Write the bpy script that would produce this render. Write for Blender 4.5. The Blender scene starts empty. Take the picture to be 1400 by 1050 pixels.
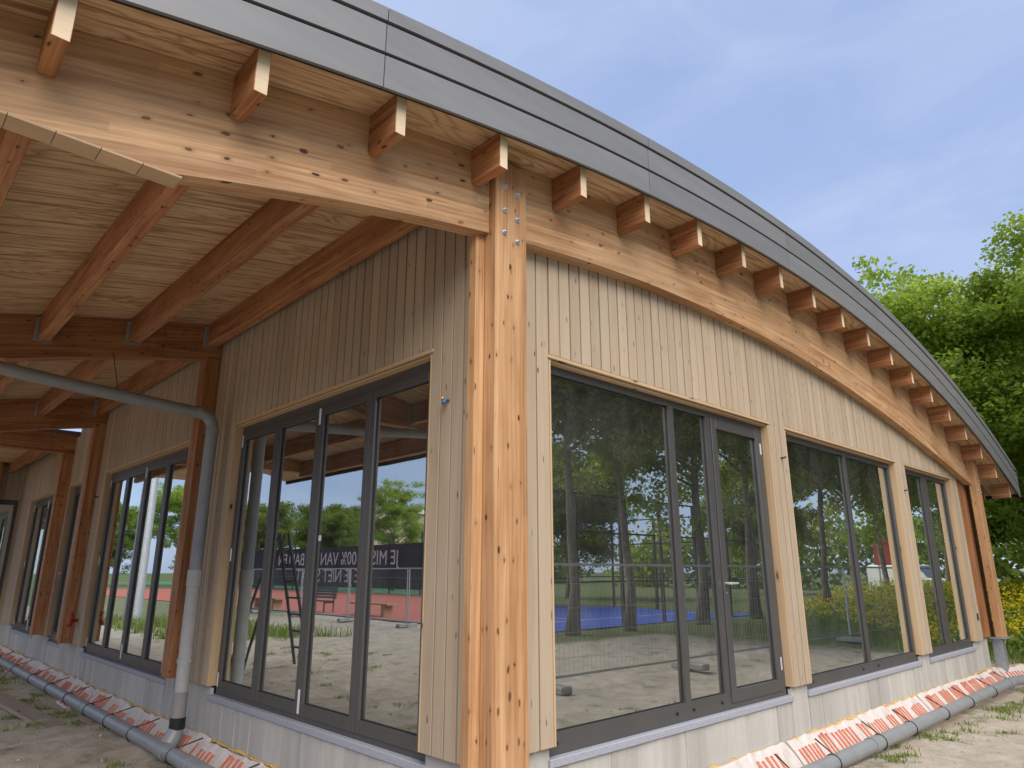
import bpy, bmesh, math, random
import numpy as np
from mathutils import Vector, Matrix

R = math.radians
random.seed(7)
rng = np.random.default_rng(11)
scene = bpy.context.scene
C = scene.collection

# ------------------------------------------------------------------ camera
ZC = 1.62
cam_d = bpy.data.cameras.new('camera')
cam = bpy.data.objects.new('camera', cam_d)
C.objects.link(cam)
cam_d.sensor_fit = 'HORIZONTAL'
cam_d.sensor_width = 36.0
cam_d.lens = 36.0 * 933.0 / 1400.0
cam_d.clip_start = 0.05
cam_d.clip_end = 2000
cam.location = (0, 0, ZC)
cam.rotation_euler = (R(90 + 15.40), 0, R(46.45 - 90))
scene.camera = cam

# ------------------------------------------------------------------ world, sun, exposure
SUN_EL, SUN_AZ = 44.0, -118.0          # azimuth counter-clockwise from +X of where the sun stands
w = bpy.data.worlds.new('World')
scene.world = w
w.use_nodes = True
nt = w.node_tree
nt.nodes.clear()
wo = nt.nodes.new('ShaderNodeOutputWorld')
bg = nt.nodes.new('ShaderNodeBackground')
sky = nt.nodes.new('ShaderNodeTexSky')
sky.sky_type = 'NISHITA'
sky.sun_disc = False
sky.sun_elevation = R(SUN_EL)
sky.sun_rotation = R(90 - SUN_AZ)
sky.air_density = 1.0
sky.dust_density = 1.2
sky.ozone_density = 2.0
tc = nt.nodes.new('ShaderNodeTexCoord')
mp = nt.nodes.new('ShaderNodeMapping')
mp.inputs['Scale'].default_value = (1.0, 1.0, 2.6)
cn = nt.nodes.new('ShaderNodeTexNoise')
cn.inputs['Scale'].default_value = 2.1
cn.inputs['Detail'].default_value = 7
cn.inputs['Roughness'].default_value = 0.52
cn.inputs['Distortion'].default_value = 0.35
cr = nt.nodes.new('ShaderNodeValToRGB')
cr.color_ramp.elements[0].position = 0.30
cr.color_ramp.elements[0].color = (0.78, 0.78, 0.78, 1)
cr.color_ramp.elements[1].position = 0.72
cr.color_ramp.elements[1].color = (0.97, 0.97, 0.97, 1)
mx = nt.nodes.new('ShaderNodeMix')
mx.data_type = 'RGBA'
cn2 = nt.nodes.new('ShaderNodeTexNoise')               # faint bands in the thin cloud veil
cn2.inputs['Scale'].default_value = 3.4
cn2.inputs['Detail'].default_value = 6
cn2.inputs['Roughness'].default_value = 0.58
cn2.inputs['Distortion'].default_value = 0.8
cr2 = nt.nodes.new('ShaderNodeValToRGB')
cr2.color_ramp.elements[0].position = 0.36
cr2.color_ramp.elements[0].color = (1.62, 2.12, 3.38, 1)
cr2.color_ramp.elements[1].position = 0.68
cr2.color_ramp.elements[1].color = (2.08, 2.52, 3.62, 1)
nt.links.new(mp.outputs['Vector'], cn2.inputs['Vector'])
nt.links.new(cn2.outputs['Fac'], cr2.inputs['Fac'])
nt.links.new(cr2.outputs['Color'], mx.inputs[7])
nt.links.new(tc.outputs['Generated'], mp.inputs['Vector'])
nt.links.new(mp.outputs['Vector'], cn.inputs['Vector'])
nt.links.new(cn.outputs['Fac'], cr.inputs['Fac'])
nt.links.new(cr.outputs['Color'], mx.inputs[0])
nt.links.new(sky.outputs['Color'], mx.inputs[6])
nt.links.new(mx.outputs[2], bg.inputs['Color'])
bg.inputs['Strength'].default_value = 0.10
nt.links.new(bg.outputs['Background'], wo.inputs['Surface'])

sun_d = bpy.data.lights.new('sun', 'SUN')
sun_d.energy = 1.9
sun_d.angle = R(52)
sun_d.color = (1.0, 0.94, 0.85)
sun = bpy.data.objects.new('sun', sun_d)
C.objects.link(sun)
sv = Vector((math.cos(R(SUN_AZ)) * math.cos(R(SUN_EL)), math.sin(R(SUN_AZ)) * math.cos(R(SUN_EL)), math.sin(R(SUN_EL))))
sun.rotation_euler = sv.to_track_quat('Z', 'Y').to_euler()
sun.location = sv * 60

scene.view_settings.view_transform = 'Standard'
scene.view_settings.look = 'None'
scene.view_settings.exposure = 1.3
scene.view_settings.gamma = 1.0
scene.view_settings.use_curve_mapping = False
scene.cycles.use_denoising = True
scene.cycles.max_bounces = 10
scene.cycles.diffuse_bounces = 5
scene.cycles.glossy_bounces = 4
scene.cycles.transparent_max_bounces = 24
scene.cycles.sample_clamp_indirect = 8

# ------------------------------------------------------------------ material helpers
MATS = {}

class NT:
    def __init__(self, name):
        self.m = bpy.data.materials.new(name)
        self.m.use_nodes = True
        self.t = self.m.node_tree
        self.b = self.t.nodes['Principled BSDF']
        self.out = self.t.nodes['Material Output']
        MATS[name] = self.m
    def n(self, typ, **kw):
        x = self.t.nodes.new('ShaderNode' + typ)
        for k, v in kw.items():
            if hasattr(x, k) and not k[0].isupper():
                setattr(x, k, v)
            else:
                x.inputs[k].default_value = v
        return x
    def l(self, a, b):
        self.t.links.new(a, b)
    def math(self, op, a, b=None, c=None, clamp=False):
        x = self.t.nodes.new('ShaderNodeMath')
        x.operation = op
        x.use_clamp = clamp
        for i, v in enumerate((a, b, c)):
            if v is None:
                continue
            if isinstance(v, (int, float)):
                x.inputs[i].default_value = v
            else:
                self.l(v, x.inputs[i])
        return x.outputs[0]
    def mix(self, fac, a, b, blend='MIX'):
        x = self.t.nodes.new('ShaderNodeMix')
        x.data_type = 'RGBA'
        x.blend_type = blend
        for i, v in ((0, fac), (6, a), (7, b)):
            if isinstance(v, (int, float)):
                x.inputs[i].default_value = v
            elif isinstance(v, tuple):
                x.inputs[i].default_value = (*v, 1) if len(v) == 3 else v
            else:
                self.l(v, x.inputs[i])
        return x.outputs[2]
    def maprange(self, v, a, b, c, d, smooth=False):
        x = self.t.nodes.new('ShaderNodeMapRange')
        if smooth:
            x.interpolation_type = 'SMOOTHSTEP'
        self.l(v, x.inputs[0])
        for i, q in enumerate((a, b, c, d)):
            x.inputs[i + 1].default_value = q
        return x.outputs[0]
    def noise(self, vec, scale=1, detail=3, rough=0.5, dist=0.0):
        x = self.n('TexNoise', Scale=scale, Detail=detail, Roughness=rough, Distortion=dist)
        if vec is not None:
            self.l(vec, x.inputs['Vector'])
        return x.outputs['Fac']
    def scaled(self, vec, s):
        x = self.t.nodes.new('ShaderNodeVectorMath')
        x.operation = 'MULTIPLY'
        self.l(vec, x.inputs[0])
        x.inputs[1].default_value = s
        return x.outputs[0]
    def bump(self, h, strength=0.3, dist=0.01):
        x = self.n('Bump', Strength=strength, Distance=dist)
        self.l(h, x.inputs['Height'])
        self.l(x.outputs[0], self.b.inputs['Normal'])
    def base(self, c):
        if isinstance(c, tuple):
            self.b.inputs['Base Color'].default_value = (*c, 1)
        else:
            self.l(c, self.b.inputs['Base Color'])
    def uv_random(self):
        tcx = self.t.nodes.new('ShaderNodeTexCoord')
        oi = self.t.nodes.new('ShaderNodeObjectInfo')
        r1 = self.math('MULTIPLY', oi.outputs['Random'], 53.7)
        r2 = self.math('MULTIPLY', oi.outputs['Random'], 31.3)
        cb = self.t.nodes.new('ShaderNodeCombineXYZ')
        self.l(r1, cb.inputs[0]); self.l(r2, cb.inputs[1])
        ad = self.t.nodes.new('ShaderNodeVectorMath')
        ad.operation = 'ADD'
        self.l(tcx.outputs['UV'], ad.inputs[0]); self.l(cb.outputs[0], ad.inputs[1])
        return ad.outputs[0], tcx.outputs['UV'], oi.outputs['Random']

def wood(name, light, dark, knot=(0.05, 0.022, 0.01), lam=None, knots=0.6, knot_cell=(2.4, 6.5), tone=0.16, streak=0.5, rough=0.62, check=0.0, weather=None):
    """Sawn timber: u runs with the grain, v across it, both in metres."""
    k = NT(name)
    vec, uv, rnd = k.uv_random()
    g1 = k.noise(k.scaled(vec, (1.3, 55, 1)), 1, 4, 0.6, 0.4)
    g2 = k.noise(k.scaled(vec, (0.7, 9, 1)), 1, 4, 0.55, 1.2)
    g3 = k.noise(k.scaled(vec, (2.2, 2.6, 1)), 1, 3, 0.5)
    f = k.math('ADD', k.math('MULTIPLY', g1, 0.42), k.math('ADD', k.math('MULTIPLY', g2, 0.42), k.math('MULTIPLY', g3, 0.16)))
    f = k.maprange(f, 0.5 - 0.17 / max(streak, .05) * 0.5, 0.5 + 0.17 / max(streak, .05) * 0.5, 0, 1)
    col = k.mix(f, dark, light)
    h = g1
    if lam:
        sx = k.t.nodes.new('ShaderNodeSeparateXYZ'); k.l(uv, sx.inputs[0])
        q = k.math('DIVIDE', sx.outputs[1], lam)
        wn = k.n('TexWhiteNoise', noise_dimensions='2D')
        cb = k.t.nodes.new('ShaderNodeCombineXYZ')
        k.l(k.math('FLOOR', q), cb.inputs[0])
        # lamellas are finger jointed every couple of metres
        k.l(k.math('FLOOR', k.math('ADD', k.math('MULTIPLY', sx.outputs[0], 0.37), k.math('MULTIPLY', k.math('FLOOR', q), 0.618))), cb.inputs[1])
        k.l(cb.outputs[0], wn.inputs['Vector'])
        t = k.maprange(wn.outputs['Value'], 0, 1, 1 - tone, 1 + tone * 0.6)
        col = k.mix(1.0, col, k.comb(t), 'MULTIPLY') if hasattr(k, 'comb') else k.mix(1.0, col, _grey(k, t), 'MULTIPLY')
        fr = k.math('FRACT', q)
        line = k.math('LESS_THAN', fr, 0.035)
        col = k.mix(k.math('MULTIPLY', line, 0.30), col, dark)
    else:
        t = k.maprange(rnd, 0, 1, 1 - tone, 1 + tone * 0.6)
        col = k.mix(1.0, col, _grey(k, t), 'MULTIPLY')
    if knots > 0:
        vo = k.n('TexVoronoi', feature='F1', voronoi_dimensions='2D', Scale=1.0, Randomness=1.0)
        wv = k.scaled(vec, (knot_cell[0], knot_cell[1], 1))
        dn = k.n('TexNoise', Scale=3.0, Detail=2)
        k.l(wv, dn.inputs['Vector'])
        ad = k.t.nodes.new('ShaderNodeVectorMath'); ad.operation = 'ADD'
        sc = k.scaled(dn.outputs['Color'], (0.18, 0.18, 0))
        k.l(wv, ad.inputs[0]); k.l(sc, ad.inputs[1])
        k.l(ad.outputs[0], vo.inputs['Vector'])
        sp = k.t.nodes.new('ShaderNodeSeparateColor'); k.l(vo.outputs['Color'], sp.inputs[0])
        on = k.math('LESS_THAN', sp.outputs[0], knots)
        rad = k.maprange(k.math('POWER', sp.outputs[1], 2.0), 0, 1, 0.04, 0.13)
        core = k.math('MULTIPLY', on, k.math('LESS_THAN', vo.outputs['Distance'], rad))
        halo = k.math('MULTIPLY', on, k.maprange(vo.outputs['Distance'], 0.05, 0.22, 0.4, 0, True))
        col = k.mix(halo, col, tuple(c * 0.62 for c in dark))
        col = k.mix(k.math('MULTIPLY', core, k.maprange(sp.outputs[2], 0, 1, 0.55, 1.0)), col, knot)
    if check > 0:
        c1 = k.noise(k.scaled(vec, (0.9, 34, 1)), 1, 2, 0.5, 0.15)
        c2 = k.noise(k.scaled(vec, (1.7, 3.0, 1)), 1, 2, 0.5)
        cm = k.math('MULTIPLY', k.math('GREATER_THAN', c1, 0.715), k.math('GREATER_THAN', c2, 0.5))
        col = k.mix(k.math('MULTIPLY', cm, check), col, knot)
    if weather:
        wn2 = k.noise(k.scaled(vec, (0.9, 3.0, 1)), 1, 4, 0.6)
        col = k.mix(k.maprange(wn2, 0.45, 0.75, 0, 0.55), col, weather)
    k.base(col)
    k.b.inputs['Roughness'].default_value = rough
    k.b.inputs['Specular IOR Level'].default_value = 0.3
    k.bump(h, 0.22, 0.004)
    return k.m

def _grey(k, v):
    cb = k.t.nodes.new('ShaderNodeCombineColor')
    for i in range(3):
        k.l(v, cb.inputs[i])
    return cb.outputs[0]

def plain(name, col, rough=0.5, metal=0.0, spec=0.5, noise=0.0, nscale=8.0, bump=0.0):
    k = NT(name)
    if noise > 0:
        t = k.n('TexCoord')
        a = k.noise(t.outputs['Object'], nscale, 5, 0.6)
        k.base(k.mix(k.maprange(a, 0.3, 0.7, 0, 1), tuple(c * (1 - noise) for c in col), tuple(min(1, c * (1 + noise)) for c in col)))
        if bump:
            k.bump(a, bump, 0.01)
    else:
        k.base(col)
    k.b.inputs['Roughness'].default_value = rough
    k.b.inputs['Metallic'].default_value = metal
    k.b.inputs['Specular IOR Level'].default_value = spec
    return k.m

# ------------------------------------------------------------------ materials
wood('glulam', (0.61, 0.385, 0.21), (0.35, 0.165, 0.068), lam=0.045, knots=0.40, knot_cell=(5.0, 10), tone=0.2, check=0.75, streak=0.8, weather=(0.52, 0.335, 0.19))
wood('glulam_post', (0.55, 0.325, 0.165), (0.35, 0.17, 0.07), lam=0.0465, knots=0.42, knot_cell=(5.0, 12), tone=0.16, check=0.55, streak=0.8)
wood('timber_bounce_tint', (0.50, 0.24, 0.105), (0.25, 0.092, 0.036), knots=0.42, knot_cell=(6.0, 13), tone=0.22, check=0.7, streak=0.8)  # redder, darker than glulam: canopy shade and warm bounce put into the colour
wood('end_grain', (0.74, 0.60, 0.42), (0.60, 0.45, 0.29), knots=0, tone=0.12, streak=0.35)
wood('cladding_board', (0.48, 0.375, 0.265), (0.345, 0.26, 0.175), knots=0.10, knot_cell=(5.0, 20.0), tone=0.13, streak=0.35, weather=(0.42, 0.355, 0.27), rough=0.75)
wood('trim_board', (0.56, 0.40, 0.24), (0.44, 0.29, 0.16), knots=0.15, tone=0.1, streak=0.4)
wood('old_plank', (0.30, 0.245, 0.19), (0.19, 0.15, 0.115), knots=0.3, tone=0.1, check=0.6, rough=0.85)
wood('bench_timber', (0.42, 0.24, 0.12), (0.28, 0.15, 0.07), knots=0.3)

# plywood with cathedral grain
k = NT('plywood')
vec, uv, rnd = k.uv_random()
a = k.noise(k.scaled(vec, (0.55, 3.4, 1)), 1, 3, 0.45, 0.9)
band = k.math('FRACT', k.math('MULTIPLY', a, 13.0))
band = k.math('POWER', k.math('ABSOLUTE', k.math('SUBTRACT', k.math('MULTIPLY', band, 2.0), 1.0)), 2.6)
fine = k.noise(k.scaled(vec, (1.2, 70, 1)), 1, 4, 0.62, 0.2)
blot = k.noise(k.scaled(vec, (1.3, 1.6, 1)), 1, 4, 0.55)
col = k.mix(k.maprange(fine, 0.38, 0.62, 0, 1), (0.70, 0.50, 0.295), (0.55, 0.36, 0.195))
col = k.mix(k.math('MULTIPLY', band, k.maprange(blot, 0.33, 0.58, 0.12, 0.8)), col, (0.26, 0.14, 0.062))
st_ = k.noise(k.scaled(vec, (0.9, 30, 1)), 1, 3, 0.5, 0.3)
col = k.mix(k.maprange(st_, 0.545, 0.62, 0, 0.75), col, (0.24, 0.125, 0.055))
col = k.mix(1.0, col, _grey(k, k.maprange(rnd, 0, 1, 0.9, 1.1)), 'MULTIPLY')
k.base(col)
k.b.inputs['Roughness'].default_value = 0.7
k.b.inputs['Specular IOR Level'].default_value = 0.25
k.bump(fine, 0.15, 0.003)

# grey composite fascia
k = NT('fascia_metal')
t = k.n('TexCoord')
a = k.noise(k.scaled(t.outputs['Object'], (0.5, 3, 6)), 2.0, 4, 0.6)
oi = k.n('ObjectInfo')
c = k.mix(k.maprange(a, 0.3, 0.7, 0, 1), (0.19, 0.187, 0.187), (0.225, 0.222, 0.222))
c = k.mix(1.0, c, _grey(k, k.maprange(oi.outputs['Random'], 0, 1, 0.93, 1.05)), 'MULTIPLY')
k.base(c)
k.b.inputs['Metallic'].default_value = 0.25
k.l(k.maprange(a, 0.3, 0.7, 0.46, 0.56), k.b.inputs['Roughness'])
plain('dark_gap', (0.02, 0.018, 0.016), 0.9)
plain('membrane', (0.012, 0.011, 0.010), 0.9)
plain('roofing', (0.12, 0.12, 0.125), 0.85, noise=0.15)
plain('frame_metal', (0.095, 0.091, 0.088), 0.38, 0.35, noise=0.06, nscale=3)
plain('rubber', (0.012, 0.012, 0.012), 0.6)
plain('steel', (0.72, 0.72, 0.72), 0.42, 0.7)
plain('galvanised', (0.42, 0.44, 0.46), 0.5, 0.75, noise=0.14, nscale=14)
plain('spacer', (0.45, 0.52, 0.50), 0.35, 0.5)
plain('pvc', (0.225, 0.23, 0.235), 0.38, 0, 0.5, noise=0.10, nscale=5)
plain('pvc_pale', (0.36, 0.355, 0.335), 0.5, 0, 0.4, noise=0.08, nscale=9)
plain('pvc_brown', (0.24, 0.225, 0.21), 0.5, 0, 0.4, noise=0.06)
plain('black_plastic', (0.012, 0.012, 0.013), 0.35)
plain('strap', (0.018, 0.022, 0.018), 0.6)
plain('sill_stone', (0.315, 0.32, 0.36), 0.62, noise=0.12, nscale=40)
plain('foam_orange', (0.52, 0.17, 0.105), 0.85, noise=0.15, nscale=30)
plain('pur_glue', (0.55, 0.34, 0.10), 0.8, noise=0.35, nscale=25, bump=0.6)
plain('red_plastic', (0.36, 0.02, 0.02), 0.4)
plain('cable_orange', (0.65, 0.28, 0.05), 0.5)
plain('cable_blue', (0.04, 0.16, 0.30), 0.5)
plain('bolt_zinc', (0.58, 0.60, 0.60), 0.35, 0.9, noise=0.2, nscale=60)
plain('plaster', (0.34, 0.33, 0.31), 0.9, noise=0.05)
plain('screed', (0.48, 0.475, 0.455), 0.55, noise=0.14, nscale=1.5)
plain('white_debris', (0.72, 0.71, 0.68), 0.8, noise=0.1, nscale=20)
plain('paint_dark', (0.022, 0.024, 0.026), 0.5)
plain('paint_green', (0.02, 0.05, 0.035), 0.5)
plain('banner_cloth', (0.018, 0.019, 0.024), 0.8)
plain('banner_print', (0.62, 0.62, 0.62), 0.8)
plain('concrete_block', (0.25, 0.25, 0.24), 0.9, noise=0.2, nscale=20)
plain('white_paint', (0.75, 0.75, 0.74), 0.4)
plain('red_sign', (0.42, 0.05, 0.05), 0.5)
plain('blue_paint', (0.03, 0.07, 0.32), 0.5)
plain('brick_tan', (0.42, 0.34, 0.24), 0.85, noise=0.15)
plain('dark_glass', (0.03, 0.035, 0.04), 0.08)
plain('tyre', (0.015, 0.015, 0.015), 0.8)
plain('court_red', (0.42, 0.115, 0.075), 0.9, noise=0.12, nscale=0.8)
plain('court_blue', (0.028, 0.075, 0.36), 0.85, noise=0.12, nscale=0.8)
plain('court_green', (0.055, 0.20, 0.085), 0.9, noise=0.15, nscale=0.8)
plain('bark', (0.17, 0.14, 0.11), 0.95, noise=0.4, nscale=6, bump=0.8)
plain('dry_leaf', (0.28, 0.14, 0.05), 0.8)

# foam blocks: white, a little dirty
k = NT('foam_white')
t = k.n('TexCoord')
a = k.noise(t.outputs['Object'], 9, 6, 0.65)
b2 = k.noise(t.outputs['Object'], 45, 3, 0.6)
c = k.mix(k.maprange(a, 0.5, 0.75, 0, 0.55), (0.55, 0.50, 0.465), (0.34, 0.265, 0.205))
k.base(c)
k.b.inputs['Roughness'].default_value = 0.9
k.bump(b2, 0.5, 0.006)

# fibre cement plinth panels: pale grey with vertical weather streaks
k = NT('plinth_cement')
t = k.n('TexCoord')
oi = k.n('ObjectInfo')
g = k.n('NewGeometry')
a = k.noise(k.scaled(g.outputs['Position'], (9, 9, 0.9)), 1, 4, 0.6)
b2 = k.noise(g.outputs['Position'], 28, 4, 0.6)
c = k.mix(k.maprange(a, 0.3, 0.72, 0, 1), (0.39, 0.365, 0.325), (0.50, 0.475, 0.43))
c = k.mix(k.maprange(b2, 0.55, 0.8, 0, 0.35), c, (0.30, 0.29, 0.27))
c = k.mix(1.0, c, _grey(k, k.maprange(oi.outputs['Random'], 0, 1, 0.86, 1.06)), 'MULTIPLY')
k.base(c)
k.b.inputs['Roughness'].default_value = 0.8
k.bump(b2, 0.1, 0.003)

# insulating glass: mirror by Fresnel, the rest passes through slightly green
k = NT('glass')
fr = k.n('Fresnel', IOR=1.62)
fac = k.math('MINIMUM', k.math('MULTIPLY_ADD', fr.outputs[0], 2.0, 0.40), 0.97)
gl = k.n('BsdfGlossy', Roughness=0.0)
gl.inputs['Color'].default_value = (0.93, 0.97, 0.94, 1)
tr = k.n('BsdfTransparent')
tr.inputs['Color'].default_value = (0.80, 0.86, 0.83, 1)
ms = k.n('MixShader')
g = k.n('NewGeometry')
oi = k.n('ObjectInfo')
ofs = k.n('VectorMath', operation='ADD')
k.l(g.outputs['Position'], ofs.inputs[0]); k.l(_grey(k, k.math('MULTIPLY', oi.outputs['Random'], 40.0)), ofs.inputs[1])
bp = k.n('Bump', Strength=0.035, Distance=0.01)
k.l(k.noise(ofs.outputs[0], 1.6, 2, 0.4), bp.inputs['Height'])
k.l(bp.outputs[0], gl.inputs['Normal'])
k.l(fac, ms.inputs[0]); k.l(tr.outputs[0], ms.inputs[1]); k.l(gl.outputs[0], ms.inputs[2])
du = k.n('BsdfDiffuse')
du.inputs['Color'].default_value = (0.62, 0.60, 0.55, 1)
md = k.n('MixShader')
smear = k.noise(k.scaled(ofs.outputs[0], (1.0, 1.0, 0.45)), 3.0, 6, 0.65, 0.6)
k.l(k.maprange(smear, 0.35, 0.75, 0.012, 0.055), md.inputs[0])
k.l(ms.outputs[0], md.inputs[1]); k.l(du.outputs[0], md.inputs[2])
k.l(md.outputs[0], k.out.inputs['Surface'])

# ground: trampled sand by the building, turf further out
k = NT('ground_sand')
g = k.n('NewGeometry')
P = g.outputs['Position']
a = k.noise(P, 0.55, 6, 0.6)
b2 = k.noise(P, 6.0, 6, 0.65)
c2 = k.noise(P, 60, 4, 0.6)
c = k.mix(k.maprange(b2, 0.3, 0.7, 0, 1), (0.325, 0.275, 0.22), (0.465, 0.405, 0.335))
c = k.mix(k.maprange(a, 0.42, 0.72, 0, 0.5), c, (0.29, 0.235, 0.175))
c = k.mix(k.maprange(c2, 0.5, 0.8, 0, 0.4), c, (0.20, 0.15, 0.11))
sx = k.n('SeparateXYZ'); k.l(P, sx.inputs[0])
# turf mask: far from the works strip
m1 = k.maprange(sx.outputs[0], 15.0, 17.5, 0, 1, True)
m2 = k.maprange(sx.outputs[1], -4.6, -5.6, 0, 1, True)
m3 = k.maprange(sx.outputs[0], -25.5, -27.0, 0, 1, True)
m4 = k.maprange(sx.outputs[1], 24.0, 30.0, 0, 0.8, True)
m = k.math('MAXIMUM', k.math('MAXIMUM', m1, m2), k.math('MAXIMUM', m3, m4))
m = k.math('ADD', m, k.maprange(k.noise(P, 1.7, 5, 0.7), 0.56, 0.68, 0, 0.75), None, True)
grass = k.mix(k.maprange(b2, 0.3, 0.7, 0, 1), (0.055, 0.085, 0.022), (0.12, 0.15, 0.045))
m = k.math('MULTIPLY', m, k.maprange(c2, 0.2, 0.55, 0.45, 1))
c = k.mix(m, c, grass)
k.base(c)
k.b.inputs['Roughness'].default_value = 0.95
k.b.inputs['Specular IOR Level'].default_value = 0.1
hh = k.math('ADD', k.math('MULTIPLY', b2, 0.7), k.math('MULTIPLY', c2, 0.3))
k.bump(hh, 0.9, 0.03)

def leafmat(name, c1, c2, trans=0.35):
    k = NT(name)
    g = k.n('NewGeometry')
    r = g.outputs['Random Per Island']
    c = k.mix(r, c1, c2)
    k.base(c)
    k.b.inputs['Roughness'].default_value = 0.5
    k.b.inputs['Specular IOR Level'].default_value = 0.25
    tl = k.n('BsdfTranslucent')
    k.l(k.mix(0.5, c, (min(1, c2[0] * 1.6), min(1, c2[1] * 1.6), c2[2] * 0.8)), tl.inputs['Color'])
    ms = k.n('MixShader')
    ms.inputs[0].default_value = trans
    k.l(k.b.outputs[0], ms.inputs[1]); k.l(tl.outputs[0], ms.inputs[2])
    k.l(ms.outputs[0], k.out.inputs['Surface'])
leafmat('leaf_light', (0.20, 0.29, 0.04), (0.36, 0.45, 0.08), 0.55)
leafmat('leaf_mid', (0.18, 0.22, 0.04), (0.33, 0.36, 0.075), 0.55)
leafmat('leaf_dark', (0.12, 0.175, 0.03), (0.22, 0.28, 0.055), 0.5)
leafmat('grass_blade', (0.10, 0.15, 0.03), (0.23, 0.28, 0.07), 0.4)
leafmat('meadow_leaf', (0.13, 0.20, 0.03), (0.27, 0.35, 0.07), 0.45)
leafmat('petal_yellow', (0.62, 0.47, 0.01), (0.78, 0.62, 0.03), 0.25)

# ------------------------------------------------------------------ object helpers
WORLD = {}     # object name -> world location of unrotated parents

def link(name, me, parent=None, loc=(0, 0, 0)):
    o = bpy.data.objects.new(name, me)
    C.objects.link(o)
    if parent is not None:
        o.parent = parent
        pl = WORLD.get(parent.name, Vector((0, 0, 0)))
        o.location = Vector(loc) - pl
    else:
        o.location = loc
    WORLD[o.name] = Vector(loc)
    return o

def tag(o, label, cat=None, group=None, kind=None):
    if label: o['label'] = label
    if cat: o['category'] = cat
    if group: o['group'] = group
    if kind: o['kind'] = kind
    return o

def empty(name, loc, label, cat, group=None):
    o = bpy.data.objects.new(name, None)
    C.objects.link(o)
    o.location = loc
    o.empty_display_size = 0.3
    WORLD[o.name] = Vector(loc)
    return tag(o, label, cat, group)

def set_uv(me, grain, vfun=None):
    uvl = me.uv_layers.new(name='UVMap')
    ax = 'xyz'.index(grain)
    for p in me.polygons:
        n = p.normal
        d = max(range(3), key=lambda i: abs(n[i]))
        for li in p.loop_indices:
            co = me.vertices[me.loops[li].vertex_index].co
            if d == ax:
                o2 = [i for i in range(3) if i != ax]
                uv = (co[o2[0]] * 1.0 + 5, co[o2[1]])
            else:
                third = 3 - ax - d
                uv = (co[ax], co[third] + 0.37 * d)
            uvl.data[li].uv = uv

def mesh(name, verts, faces, mats, mi=None, grain=None, smooth=False):
    me = bpy.data.meshes.new(name)
    me.from_pydata([tuple(v) for v in verts], [], [tuple(f) for f in faces])
    for m in (mats if isinstance(mats, (list, tuple)) else [mats]):
        me.materials.append(MATS[m])
    if mi is not None:
        me.polygons.foreach_set('material_index', list(mi))
    if smooth:
        me.polygons.foreach_set('use_smooth', [True] * len(me.polygons))
    me.update()
    if grain:
        set_uv(me, grain)
    return me

BOXF = [(0, 3, 2, 1), (4, 5, 6, 7), (0, 1, 5, 4), (1, 2, 6, 5), (2, 3, 7, 6), (3, 0, 4, 7)]
def boxv(x0, x1, y0, y1, z0, z1):
    return [(x0, y0, z0), (x1, y0, z0), (x1, y1, z0), (x0, y1, z0), (x0, y0, z1), (x1, y0, z1), (x1, y1, z1), (x0, y1, z1)]

class MB:
    """collects shapes for ONE part"""
    def __init__(self):
        self.v = []; self.f = []; self.mi = []
    def add(self, v, f, m=0):
        b = len(self.v)
        self.v += [tuple(q) for q in v]
        self.f += [tuple(i + b for i in q) for q in f]
        self.mi += [m] * len(f)
        return self
    def box(self, x0, x1, y0, y1, z0, z1, m=0):
        return self.add(boxv(x0, x1, y0, y1, z0, z1), BOXF, m)
    def tube(self, pts, rad, seg=10, m=0, cap=True):
        pts = [Vector(p) for p in pts]
        n = len(pts)
        if not isinstance(rad, (list, tuple)): rad = [rad] * n
        v = []; up = None
        for i, p in enumerate(pts):
            d = (pts[min(i + 1, n - 1)] - pts[max(i - 1, 0)]).normalized()
            if up is None:
                up = Vector((0, 0, 1)) if abs(d.z) < 0.9 else Vector((1, 0, 0))
            a = d.cross(up).normalized(); b = a.cross(d).normalized(); up = b
            for s in range(seg):
                t = 2 * math.pi * s / seg
                v.append(p + (a * math.cos(t) + b * math.sin(t)) * rad[i])
        f = []
        for i in range(n - 1):
            for s in range(seg):
                s2 = (s + 1) % seg
                f.append((i * seg + s, i * seg + s2, (i + 1) * seg + s2, (i + 1) * seg + s))
        if cap:
            f.append(tuple(range(seg - 1, -1, -1)))
            f.append(tuple((n - 1) * seg + s for s in range(seg)))
        return self.add(v, f, m)
    def build(self, name, mats, parent=None, grain=None, smooth=False, center=True, bevel=0.0):
        v = np.array(self.v, float)
        c = (v.min(0) + v.max(0)) / 2 if center else np.zeros(3)
        me = mesh(name, v - c, self.f, mats, self.mi, None, smooth)
        if bevel > 0:
            bm = bmesh.new(); bm.from_mesh(me)
            bmesh.ops.bevel(bm, geom=[e for e in bm.edges if e.calc_face_angle(0) > 0.6], offset=bevel, segments=1, affect='EDGES')
            bm.to_mesh(me); bm.free(); me.update()
        if grain: set_uv(me, grain)
        if smooth:
            try: me.set_sharp_from_angle(angle=R(40))
            except Exception: pass
        return link(name, me, parent, tuple(c))

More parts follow.
